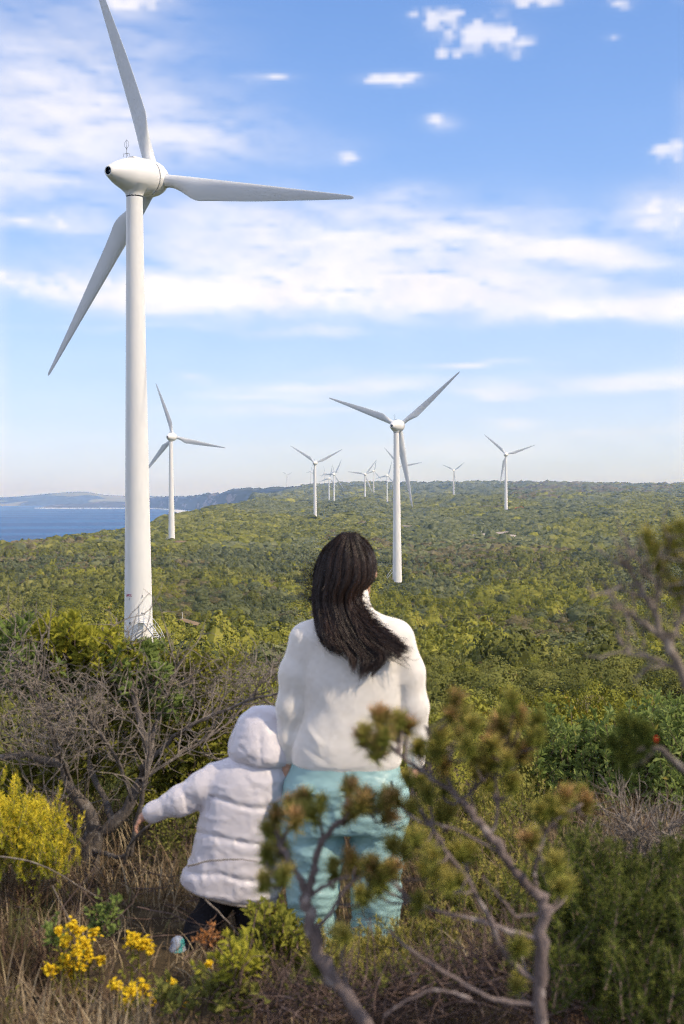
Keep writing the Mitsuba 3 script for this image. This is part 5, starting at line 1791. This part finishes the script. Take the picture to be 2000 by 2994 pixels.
def tuft_shrub(key, limbs, tufts, rng, d0, scale=1.0, thick=.66):
    paths = []
    for i, (pts, r0, r1) in enumerate(limbs):
        path = px_path(pts, d0)
        if i == 0:      # the trunk goes on down to the soil
            foot = path[0] + np.array([.04, .05, 0]); foot[2] = ground_at(foot) - .03
            path = np.vstack([foot, (foot * .45 + path[0] * .55) + [.03, 0, 0], path])
        mm, Q = limb_mesh(path, r0 * thick, r1 * (thick + .12), 22, 9, .10, 200 + i)
        put_uv(key + ('__trunk' if i == 0 else '__branch' + (f'_{i - 1:03d}' if i > 1 else '')), mm, 'bark_lilac', True)
        paths.append(Q)
    tree = cKDTree(np.vstack(paths)); allp = np.vstack(paths)
    gbits, nbits, SP, SR = [], [], [], []
    for (X, Y, size, new, *dd) in tufts:
        d = (dd[0] if dd else d0) + rng.normal(0, .06)
        for k in range(max(1, int(round(size / 21.0)))):
            q = rng.normal(size=2) * size * .36 if k else np.zeros(2)
            p = dp(X + q[0], Y + q[1] + size * .3, d + rng.normal(0, .035))
            ax = np.array([rng.normal(0, .35), rng.normal(0, .3), 1.0])
            L = size / 1.0 / (4000 / d / 1.2755) * .62 * scale
            bit = tuft(p, ax, L, .026 * scale * rng.uniform(.85, 1.2), rng, 190)
            (nbits if rng.random() < new else gbits).append(bit)
            _, j = tree.query(p)
            a = allp[max(j - 1, 0)]
            mid = (a + p) / 2 + [0, 0, -.012] + rng.normal(0, .006, 3)
            t = np.linspace(0, 1, 7)[:, None]
            SP.append((1 - t) ** 2 * a + 2 * t * (1 - t) * mid + t * t * p)
            SR.append(np.linspace(.0032, .002, 7))
    for nm, bits, mt in (('needles', gbits, 'needle_green'), ('new_needles', nbits, 'needle_new')):
        if bits:
            put_uv(key + '__' + nm, merge(*bits), mt)
            labels[key + '__' + nm] = {'label': 'green needle tufts' if nm == 'needles' else 'orange tipped young needle tufts', 'kind': 'stuff'}
    put_uv(key + '__shoots', tubes(np.array(SP), np.array(SR), 5), 'bark_lilac', True)
    labels[key + '__shoots'] = {'label': 'thin shoots bearing the tufts', 'kind': 'stuff'}


N1 = key_of('needle_shrub')
say(N1, 'blurred needle leaved shrub with forked bare trunk in front of the woman\'s legs', 'shrub')
tuft_shrub(N1, [
    ([(880, 2420), (838, 2347), (790, 2280), (760, 2235), (730, 2180), (712, 2140), (704, 2080), (702, 2060)], .021, .015),
    ([(702, 2062), (690, 2020), (665, 1975), (645, 1940), (628, 1895), (618, 1870)], .010, .004),
    ([(702, 2062), (716, 2010), (722, 1975), (742, 1930), (764, 1895), (790, 1880)], .012, .006),
    ([(764, 1895), (800, 1870), (850, 1850)], .006, .003), ([(742, 1930), (735, 1890), (730, 1850)], .005, .003), ([(645, 1940), (660, 1900), (680, 1870)], .005, .003),
    ([(702, 2062), (730, 2040), (765, 2020), (800, 2010)], .007, .003), ([(712, 2140), (760, 2090), (800, 2030), (850, 2000)], .007, .003),
    ([(838, 2347), (800, 2280), (785, 2200), (788, 2150)], .006, .003), ([(665, 1975), (640, 1985), (610, 2010)], .005, .003),
], [(632, 1872, 46, .5), (622, 1912, 40, .3), (668, 1850, 40, .5), (692, 1868, 50, .35), (702, 1832, 34, .4), (735, 1848, 44, .4), (800, 1815, 44, .25), (822, 1850, 46, .2), (848, 1830, 40, .4), (872, 1850, 44, .4), (888, 1836, 34, .3),
    (790, 1880, 36, .3), (610, 1960, 42, .1), (598, 2030, 52, .0), (640, 2022, 40, .0), (762, 1992, 36, .1), (815, 2000, 36, .4), (856, 1992, 40, .4), (878, 2010, 40, .3), (832, 2060, 50, .1),
    (735, 2220, 50, .0), (790, 2150, 36, .1), (655, 1960, 30, .1), (930, 1960, 40, .1), (980, 2000, 44, .2)], rng, 2.35)
N2 = key_of('needle_shrub')
say(N2, 'blurred branching needle leaved shrub with orange tipped tufts, right of the woman', 'shrub')
tuft_shrub(N2, [
    ([(1250, 2430), (1240, 2340), (1238, 2250), (1240, 2150), (1246, 2090), (1238, 2055), (1212, 2040)], .024, .016),
    ([(1238, 2055), (1190, 2010), (1160, 1965), (1125, 1915), (1090, 1875), (1055, 1835)], .015, .010),
    ([(1055, 1835), (1030, 1800), (1010, 1750), (988, 1700), (975, 1665)], .009, .004),
    ([(1055, 1835), (1000, 1790), (960, 1765), (925, 1738), (880, 1700), (850, 1690)], .008, .004),
    ([(1055, 1835), (1085, 1810), (1110, 1785), (1140, 1760), (1160, 1730)], .006, .004),
    ([(1125, 1915), (1140, 1860), (1138, 1800), (1136, 1760)], .006, .003), ([(1090, 1875), (1080, 1830), (1072, 1790)], .005, .003),
    ([(1238, 2055), (1225, 2010), (1235, 1960), (1255, 1900)], .009, .004), ([(1240, 2150), (1180, 2140), (1100, 2110), (1010, 2090), (930, 2060)], .010, .004),
    ([(1240, 2250), (1160, 2190), (1120, 2100), (1060, 2000), (1010, 1930), (985, 1880)], .009, .005), ([(1246, 2090), (1190, 2100), (1150, 2060), (1105, 2010)], .006, .003),
    ([(1238, 2300), (1130, 2290), (1040, 2240), (960, 2190), (890, 2130)], .009, .004), ([(1160, 1965), (1100, 1930), (1040, 1900), (990, 1888)], .006, .003),
    ([(1080, 2290), (1000, 2270), (940, 2290), (880, 2330)], .006, .003), ([(1255, 1900), (1290, 1870), (1330, 1850)], .004, .003),
], [(840, 1690, 50, .6), (870, 1650, 44, .4), (880, 1700, 56, .7), (910, 1690, 44, .4), (860, 1730, 40, .2), (920, 1660, 36, .5), (1030, 1640, 46, .8), (1060, 1650, 50, .7), (1090, 1670, 44, .2), (1000, 1700, 50, .3), (1045, 1690, 50, .3), (1080, 1720, 56, .9), (1110, 1740, 50, .9), (1020, 1760, 44, .6), (1090, 1770, 50, .5),
    (1130, 1720, 44, .3), (1160, 1740, 50, .4), (1190, 1730, 56, .3), (1140, 1690, 40, .1), (1160, 1650, 40, .2), (1190, 1650, 56, .2), (1220, 1660, 50, .1), (1210, 1700, 44, .2), (1130, 1800, 50, .3), (1170, 1800, 50, .2), (1000, 1730, 40, .3),
    (1255, 1850, 56, .3), (1290, 1840, 50, .3), (1335, 1850, 50, .15), (1280, 1880, 44, .4), (960, 1720, 36, .2), (950, 1800, 44, .2), (985, 1830, 50, .2), (1010, 1870, 50, .1), (940, 1860, 46, .1), 
    (1070, 1960, 50, .1), (1000, 1960, 44, .2), (1050, 2030, 50, .1), (950, 1930, 40, .2), (1280, 1990, 50, .1), (1300, 2040, 46, .1), (1190, 2250, 50, .1), (1180, 2180, 40, .0), (960, 2080, 44, .1), (900, 2000, 40, .4), (870, 2040, 44, .3), (1220, 1930, 44, .1), (1010, 2010, 40, .1)], rng, 2.3, 1.0, .54)
N3 = key_of('bare_branch')
say(N3, 'blurred bare grey branch with knobbly twigs at the right edge', 'branch')
limbs3 = [([(1640, 1720), (1590, 1620), (1560, 1540), (1535, 1480), (1512, 1430), (1500, 1390)], 0.0099, 0.0048), ([(1535, 1480), (1490, 1440), (1450, 1410), (1415, 1395)], 0.0050, 0.0024), ([(1512, 1430), (1480, 1370), (1450, 1320), (1430, 1290)], 0.0050, 0.0024), ([(1500, 1390), (1510, 1340), (1525, 1290), (1535, 1260)], 0.0043, 0.0024),
          ([(1560, 1540), (1500, 1510), (1450, 1500), (1410, 1450)], 0.0037, 0.0018), ([(1535, 1480), (1560, 1420), (1580, 1350), (1575, 1290)], 0.0043, 0.0024), ([(1480, 1370), (1445, 1360), (1415, 1345)], 0.0031, 0.0018), ([(1510, 1340), (1480, 1310), (1462, 1280)], 0.0031, 0.0018)]
p3 = []
for i, (pts, r0, r1) in enumerate(limbs3):
    path = px_path(pts, 1.9)
    if i == 0:
        foot = path[0] + np.array([.10, .05, 0]); foot[2] = ground_at(foot) - .03
        path = np.vstack([foot, (foot + path[0]) / 2 + [.03, 0, 0], path])
    mm, Q = limb_mesh(path, r0, r1, 18, 8, .16, 260 + i)
    put_uv(N3 + ('__stem' if i == 0 else '__side_branch' + (f'_{i - 1:03d}' if i > 1 else '')), mm, 'bark_pale', True)
    p3.append(Q)
P, R, tips = twigs_from(p3[1:], 75, .05, .0022, rng, .4, 4, 1.0, .15, .1, 2)
put_uv(N3 + '__nubs', tubes(P, R, 5, rng.random(len(P))), 'bark_pale', True)
labels[N3 + '__nubs'] = {'label': 'short dead side twigs', 'kind': 'stuff'}
bits = [tuft(dp(X, Y + 20, 1.9), (rng.normal(0, .3), 0, 1), .035, .022, rng, 150) for X, Y in ((1495, 1255), (1510, 1290), (1535, 1250), (1555, 1275), (1545, 1320), (1560, 1350), (1575, 1240), (1520, 1330), (1590, 1310), (1555, 1380))]
put_uv(N3 + '__needles', merge(*bits), 'needle_green')
labels[N3 + '__needles'] = {'label': 'pale needle tufts at the tip', 'kind': 'stuff'}
N4 = key_of('flowering_twig')
say(N4, 'blurred grey green twig with a red bud reaching in from the right edge', 'branch')
for i, (pts, r0, r1) in enumerate([([(1640, 1810), (1580, 1775), (1530, 1735), (1500, 1715), (1450, 1725)], .008, .004), ([(1500, 1715), (1470, 1745), (1440, 1760)], .004, .003)]):
    path = px_path(pts, 1.9)
    if i == 0:
        foot = path[0] + np.array([.06, .02, 0]); foot[2] = ground_at(foot) - .03
        path = np.vstack([foot, (foot + path[0]) / 2 + [.05, 0, 0], path])
    mm, Q = limb_mesh(path, r0, r1, 16, 8, .08, 280 + i)
    put_uv(N4 + ('__stem' if i == 0 else '__side_twig'), mm, 'bark_grey', True)
bits = [tuft(dp(X, Y + 18, 1.9), (rng.normal(-.4, .4), 0, 1), .03, .024, rng, 160) for X, Y in ((1440, 1680), (1465, 1690), (1485, 1700), (1430, 1720), (1455, 1735), (1435, 1765), (1480, 1720))]
put_uv(N4 + '__needles', merge(*bits), 'needle_dark')
labels[N4 + '__needles'] = {'label': 'grey green needle tufts', 'kind': 'stuff'}
bud = trimesh.creation.icosphere(2, .0032); bud.vertices *= [1, 1, 1.4]; bud.vertices += ripple(bud.vertices, (300, 300, 300), .001, 3)[:, None]; bud.apply_translation(dp(1503, 1695, 1.9))
put(N4 + '__bud', bud, 'flower_red', True)

# ---- low plants and dry grass round their feet
def low_leafy(key, label, centres, bsdf, sprays, leaf, stem='bark_brown', per=10, L=.12, up=.9):
    say(key, label, 'plant')
    m, st = leaf_sprays(centres, sprays, per, leaf, rng, .45, up, .5, L)
    put_uv(key + '__foliage', m, bsdf)
    labels[key + '__foliage'] = {'label': 'small green leaves', 'kind': 'stuff'}
    put_uv(key + '__stems', st, stem)
    labels[key + '__stems'] = {'label': 'thin stems', 'kind': 'stuff'}


low_leafy(key_of('leafy_plant'), 'low bright green leafy plant between the child\'s feet and the woman', [(618, 2165, 4.7, 44, 36, .15, 1.0), (590, 2230, 4.6, 44, 30, .15, .8), (655, 2185, 4.7, 36, 34, .15, .7), (612, 2135, 4.8, 24, 16, .1, .4)], 'leaf_lime', 44, .036, L=.09)
low_leafy(key_of('leafy_plant'), 'small green leafy plant at the bottom edge below the child', [(520, 2290, 4.2, 44, 30, .15, .9), (545, 2325, 4.1, 34, 30, .15, .6), (400, 2320, 4.2, 80, 26, .2, .5)], 'leaf_olive', 50, .036, L=.08)
low_leafy(key_of('leafy_plant'), 'yellow green sprig standing at the bottom edge', [(548, 2255, 4.0, 14, 34, .08, 1)], 'leaf_yellow', 26, .034)
low_leafy(key_of('leafy_plant'), 'upright green sprig behind the yellow flowers', [(240, 2130, 5.0, 16, 26, .08, .7), (252, 2105, 5.0, 8, 20, .06, .3), (128, 2165, 4.8, 14, 20, .08, .5)], 'leaf_broad', 26, .028, L=.08)
low_leafy(key_of('dead_leaf_sprig'), 'small orange brown withered sprig beside the child\'s shoe', [(478, 2168, 4.7, 12, 12, .06, 1)], 'leaf_orange', 18, .020, L=.05)
low_leafy(key_of('leafy_plant'), 'patch of small green leaves under the gnarled shrub', [(430, 1920, 6.6, 60, 30, .3, 1.0), (400, 1960, 6.4, 40, 24, .2, .5), (470, 1900, 6.8, 40, 30, .2, .6)], 'leaf_olive', 50, .03)


def flower_plant(key, label, heads, d, stems_from):
    say(key, label, 'flower')
    bits, P, R, lf = [], [], [], []
    for (X, Y, r) in heads:
        top = dp(X, Y, d + rng.normal(0, .05))
        foot = dp(stems_from[0] + (X - stems_from[0]) * .5 + rng.normal(0, 8), stems_from[1], d); foot[2] = ground_at(foot)
        mid = (top + foot) / 2 + rng.normal(0, .015, 3)
        t = np.linspace(0, 1, 8)[:, None]
        st = (1 - t) ** 2 * foot + 2 * t * (1 - t) * mid + t * t * top
        P.append(st); R.append(np.linspace(.0028, .0016, 8))
        n = int(r * 3.2)
        o = rng.normal(size=(n, 3)) * r * .5 / (4000 / d / 1.2755)
        for c in top + o:
            k = 9
            a = rng.uniform(0, 6.28) + np.arange(k) * 6.28 / k
            ax = unit(np.array([rng.normal(0, .5), rng.normal(-.3, .5), 1]))
            u1, u2, _ = frame_of(ax)
            al = np.cos(a)[:, None] * u1 + np.sin(a)[:, None] * u2 + ax * .45
            bits.append(leaves(np.tile(c, (k, 1)), al, np.tile(ax, (k, 1)), .0085, .0055, rng.random(k)))
        i = rng.integers(1, 7, 9)
        lf.append(leaves(st[i], unit(sphere_dirs(9, rng) + [0, 0, .5]), sphere_dirs(9, rng) + [0, 0, 1], .03, .009, rng.random(9)))
    put_uv(key + '__florets', merge(*bits), 'flower_yellow')
    labels[key + '__florets'] = {'label': 'clusters of small yellow flowers', 'kind': 'stuff'}
    put_uv(key + '__stems', tubes(np.array(P), np.array(R), 4), 'leaf_lime', True)
    labels[key + '__stems'] = {'label': 'green flower stems', 'kind': 'stuff'}
    put_uv(key + '__leaves', merge(*lf), 'leaf_lime')
    labels[key + '__leaves'] = {'label': 'narrow green leaves', 'kind': 'stuff'}


flower_plant(key_of('yellow_flowers'), 'yellow wildflowers in the dry grass at lower left', [(135, 2135, 10), (165, 2120, 12), (180, 2135, 12), (150, 2160, 12), (195, 2165, 16), (175, 2185, 14), (150, 2200, 16), (200, 2190, 14), (115, 2225, 16), (160, 2225, 18), (185, 2215, 14), (215, 2140, 10), (230, 2200, 10)], 4.7, (165, 2290))
flower_plant(key_of('yellow_flowers'), 'small clump of yellow wildflowers left of the child\'s shoe', [(297, 2155, 14), (318, 2165, 16), (336, 2160, 12), (310, 2150, 12), (345, 2180, 10)], 4.75, (320, 2290))
flower_plant(key_of('yellow_flowers'), 'sparse yellow flowers low at the bottom edge', [(265, 2260, 14), (300, 2275, 16), (330, 2262, 14), (350, 2290, 14), (285, 2300, 14), (395, 2255, 10), (420, 2300, 10), (480, 2210, 8)], 4.4, (320, 2400))


def fbm_at(x, y):
    return float(meshkit.fbm(np.array([x * 1.3, y * 1.3, 4.0]), 2, 77))


def grass_field(n, xr, yr, rng, hmin, hmax, width, cull=None):
    x = rng.uniform(*xr, n); y = rng.uniform(*yr, n)
    dens = meshkit.fbm(np.stack([x * 2.6, y * 2.6, x * 0], -1), 3, 71)
    keep = rng.random(n) < np.clip((dens - .30) * 3.2, .12, 1)
    x, y = x[keep], y[keep]
    m = len(x)
    z = ground_z(x, y)
    h = rng.uniform(hmin, hmax, m) * (.5 + meshkit.fbm(np.stack([x * 1.7, y * 1.7, x * 0 + 9], -1), 2, 73))
    a = rng.uniform(0, 6.28, m)
    lean = rng.uniform(.15, 1.5, m)
    # trodden down where the two of them came through
    trod = np.exp(-((x + .30) / .26) ** 2 - ((y - 4.95) / .6) ** 2) + .8 * np.exp(-((x - .02) / .3) ** 2 - ((y - 4.95) / .5) ** 2)
    h = h * (1 - .72 * np.clip(trod, 0, 1))
    dirx, diry = np.cos(a), np.sin(a)
    k = 5
    t = np.linspace(0, 1, k)
    ang = lean[:, None] * (.25 + .95 * t[None])
    sx = np.cumsum(np.sin(ang), 1) / k * h[:, None]
    sz = np.cumsum(np.cos(ang), 1) / k * h[:, None]
    P = np.stack([x[:, None] + dirx[:, None] * sx, y[:, None] + diry[:, None] * sx, z[:, None] + sz * .95], -1)
    side = np.stack([-diry, dirx, x * 0], -1)
    w = width * rng.uniform(.6, 1.3, m)
    W = w[:, None] * np.array([1, .95, .8, .5, .08])[None]
    L, Rr = P - side[:, None] * W[..., None] * .5, P + side[:, None] * W[..., None] * .5
    v = np.stack([L, Rr], 2).reshape(m, k * 2, 3)
    f = []
    for i in range(k - 1):
        f += [[2 * i, 2 * i + 1, 2 * i + 3], [2 * i, 2 * i + 3, 2 * i + 2]]
    F = (np.array(f)[None] + (np.arange(m) * k * 2)[:, None, None]).reshape(-1, 3)
    uv = np.stack([np.repeat(np.clip(rng.random(m), 0, 1), k * 2), np.tile(np.repeat(t, 2), m)], 1)
    return v.reshape(-1, 3), F, uv


gm = merge(grass_field(30000, (-2.2, 2.2), (4.0, 8.6), rng, .08, .32, .0042), grass_field(12000, (-1.9, .9), (3.7, 6.4), rng, .08, .30, .0055), grass_field(16000, (-3.6, 3.6), (-.6, 4.6), rng, .08, .30, .006), grass_field(12000, (1.6, 4.6), (3.2, 10.5), rng, .10, .34, .006), grass_field(12000, (-4.6, -1.6), (3.2, 10.5), rng, .10, .34, .006))
put_uv('dry_grass', gm, 'straw')
say('dry_grass', 'tangled dry brown grass round the people', 'grass', kind='stuff')
hb, hs = [], []
for i in range(210):
    x, y = rng.uniform(-1.7, 1.5), rng.uniform(4.0, 7.6)
    if fbm_at(x, y) < .5:
        continue
    c = np.array([x, y, float(ground_z(x, y))])
    n = rng.integers(8, 20)
    top = c + [0, 0, rng.uniform(.05, .20)] + rng.normal(0, .02, 3) * [1, 1, 0]
    t = rng.uniform(.2, 1, n)[:, None]
    al = unit(sphere_dirs(n, rng) + [0, 0, .6])
    hb.append(leaves(c + (top - c) * t + rng.normal(0, .012, (n, 3)), al, sphere_dirs(n, rng) + [0, 0, 1.0], rng.uniform(.018, .034, n), rng.uniform(.007, .014, n), rng.random() * .5 + rng.random(n) * .4))
    hs.append(np.linspace(c, top, 4))
put_uv('ground_herbs__leaf', merge(*hb), 'leaf_lime')
put_uv('ground_herbs__stem', tubes(np.array(hs), np.full((len(hs), 4), .0013), 3), 'leaf_lime')
say('ground_herbs', 'small green herbs scattered through the dry grass', 'herbs', kind='stuff')
# fallen twigs in the grass
n = 900
x, y = rng.uniform(-2.0, 1.9, n), rng.uniform(3.9, 8.0, n)
z = ground_z(x, y) + rng.uniform(.01, .16, n)
P, R = [], []
for a, b, c in zip(x, y, z):
    d = unit(np.array([rng.normal(), rng.normal(), rng.normal(.1, .35)]))
    P.append(wander((a, b, c), d, rng.uniform(.10, .42), 6, .22, rng)); R.append(np.linspace(1, .4, 6) * rng.uniform(.0014, .0036))
put_uv('fallen_twigs', tubes(np.array(P), np.array(R), 3, rng.random(n)), 'bark_brown', True)
say('fallen_twigs', 'dead twigs lying in the dry grass', 'twigs', kind='stuff')
# a few long pale stalks that stand out
for i, pts in enumerate([[(-20, 1962), (60, 1972), (120, 1995), (180, 2030), (225, 2058)], [(120, 2030), (150, 2090), (175, 2140), (180, 2190)], [(430, 1985), (520, 1970), (590, 1975)], [(470, 2062), (520, 2110), (560, 2160), (590, 2200)], [(640, 2220), (700, 2240), (760, 2230)], [(560, 2340), (620, 2290), (680, 2270)]]):
    mm, Q = limb_mesh(px_path(pts, 5.2 - .12 * i), .0034, .0016, 12, 5, .1, 300 + i)
    k = key_of('dry_stalk')
    put_uv(k, mm, 'bark_pale', True)
    say(k, ('long pale curved dry stalk below the yellow bush', 'dry stalk standing left of the yellow flowers', 'thin dry stalk lying behind the child\'s coat hem', 'pale dry stalk leaning across the child\'s trouser leg', 'dry stalk lying below the woman\'s trousers', 'dry stalk at the bottom edge below the leafy plant')[i], 'stalk')
# scrub filling the dip behind the people, with plants of the slope's kinds at close detail
for i, (X, Y, d, s, kind) in enumerate([(420, 1640, 10.2, .75, 'lime'), (560, 1650, 10.0, .7, 'olive'), (250, 1620, 10.4, .8, 'olive'), (80, 1620, 10.2, .8, 'olive'), (-60, 1640, 10, .8, 'sage'), (640, 1680, 9.2, .6, 'sage'), (500, 1780, 8.8, .55, 'lime'), (380, 1800, 8.6, .5, 'olive'), (560, 1560, 11.2, .7, 'dry'), (930, 1780, 9.2, .55, 'olive'), (1020, 1760, 9.6, .6, 'lime'), (1120, 1760, 10.4, .6, 'sage'), (1000, 1850, 8.2, .45, 'lime'), (1080, 1840, 8.4, .45, 'olive'), (700, 1800, 9.2, .6, 'olive'), (820, 1800, 9.4, .6, 'lime')]):
    p = dp(X, Y, d)
    g = LOD[0][kind]
    key = key_of('hollow_shrub')
    scene[key] = {'type': 'instance', 'g': {'type': 'ref', 'id': g[i % len(g)]}, 'to_world': T().translate([p[0], p[1], ground_at(p) - .05]) @ T().rotate([0, 0, 1], 77 * i) @ T().scale([s, s, s * .9])}
    PLACES = ('beyond the gnarled shrub close to the child', 'left of the child\'s hood', 'behind the gnarled shrub\'s long right limb', 'behind the dead twigs', 'at the left edge behind the twigs', 'touching the woman\'s left sleeve', 'right of the child\'s reaching arm', 'above the child\'s hand', 'left of the woman\'s shoulder', 'right of the woman\'s hip', 'right of the woman\'s right sleeve', 'behind the orange tipped branches', 'beside the woman\'s right knee', 'right of the woman\'s right leg', 'hidden between the child and the woman', 'hidden behind the woman')
    say(key, f'{ {"lime": "yellow green", "olive": "olive green", "sage": "grey green", "dry": "dry brown"}[kind]} shrub in the hollow, {PLACES[i]}', 'shrub', 'shrubs in the hollow behind the people')

# ---- small things in the distance
RV = key_of('work_vehicle')
say(RV, 'small red vehicle with orange boom parked beside the turbine on the right', 'vehicle')
rp = on_ground(1503, 1494, lo=900)
RO = T().translate([rp[0], rp[1], rp[2] + .2])


def vput(name, mesh, bsdf):
    scene[RV + '__' + name] = {**mikit.ply(mesh, bsdf), 'to_world': RO}


scene['paint_red'] = principled((.50, .045, .05), .4, .5)
scene['paint_orange'] = principled((.62, .20, .06), .45, .5)
vput('body', join([box(5.2, 2.3, 1.2, (0, 0, 1.5)), box(1.9, 2.3, 1.5, (1.9, 0, 2.6))]), 'paint_red')
vput('window', join([box(1.2, 2.36, .8, (1.95, 0, 2.8)), box(.05, 1.9, .8, (2.88, 0, 2.8))]), 'mat_dark')
for i, (x, y) in enumerate(((-1.7, -1.05), (1.7, -1.05), (-1.7, 1.05), (1.7, 1.05))):
    w = trimesh.creation.cylinder(.6, .45, sections=20); w.apply_transform(trimesh.transformations.rotation_matrix(math.pi / 2, [1, 0, 0])); w.apply_translation((x, y, .6))
    vput('wheel' + (f'_{i:03d}' if i else ''), w, 'mat_dark')
vput('boom', join([bar([(-2, 0, 2.2), (3.5, 0, 3.9), (9.0, 0, 5.0)], [.35, .3, .22], 6), bar([(9.0, 0, 5.0), (10.8, 0, 4.4)], .2, 6), box(1.2, 1.0, .9, (10.9, 0, 4.2))]), 'paint_orange')
PO = key_of('marker_post')
pp = on_ground(533, 1812, lo=150)
put(PO, join([bar([pp - [0, 0, .3], pp + [0, 0, 1.5]], .055, 10), lathe([(1.5, .07), (1.62, .07), (1.66, .02)], 10).apply_translation(pp)]), 'mat_white_paint', 30)
say(PO, 'thin white marker post beside the sandy track', 'post')

# ------------------------------------------------------------------ air
scene['air'] = {'type': 'homogeneous', 'albedo': {'type': 'rgb', 'value': [.90, .945, .99]}, 'sigma_t': {'type': 'rgb', 'value': [3.6e-5, 5.4e-5, 9.2e-5]}}
scene['haze'] = {'type': 'cube', 'to_world': T().translate([-4000, 5500, 38]) @ T().scale([17000, 17500, 150]), 'bsdf': {'type': 'null'}, 'interior': {'type': 'ref', 'id': 'air'}}
say('haze', 'thin bluish sea haze in the air', kind='stuff')
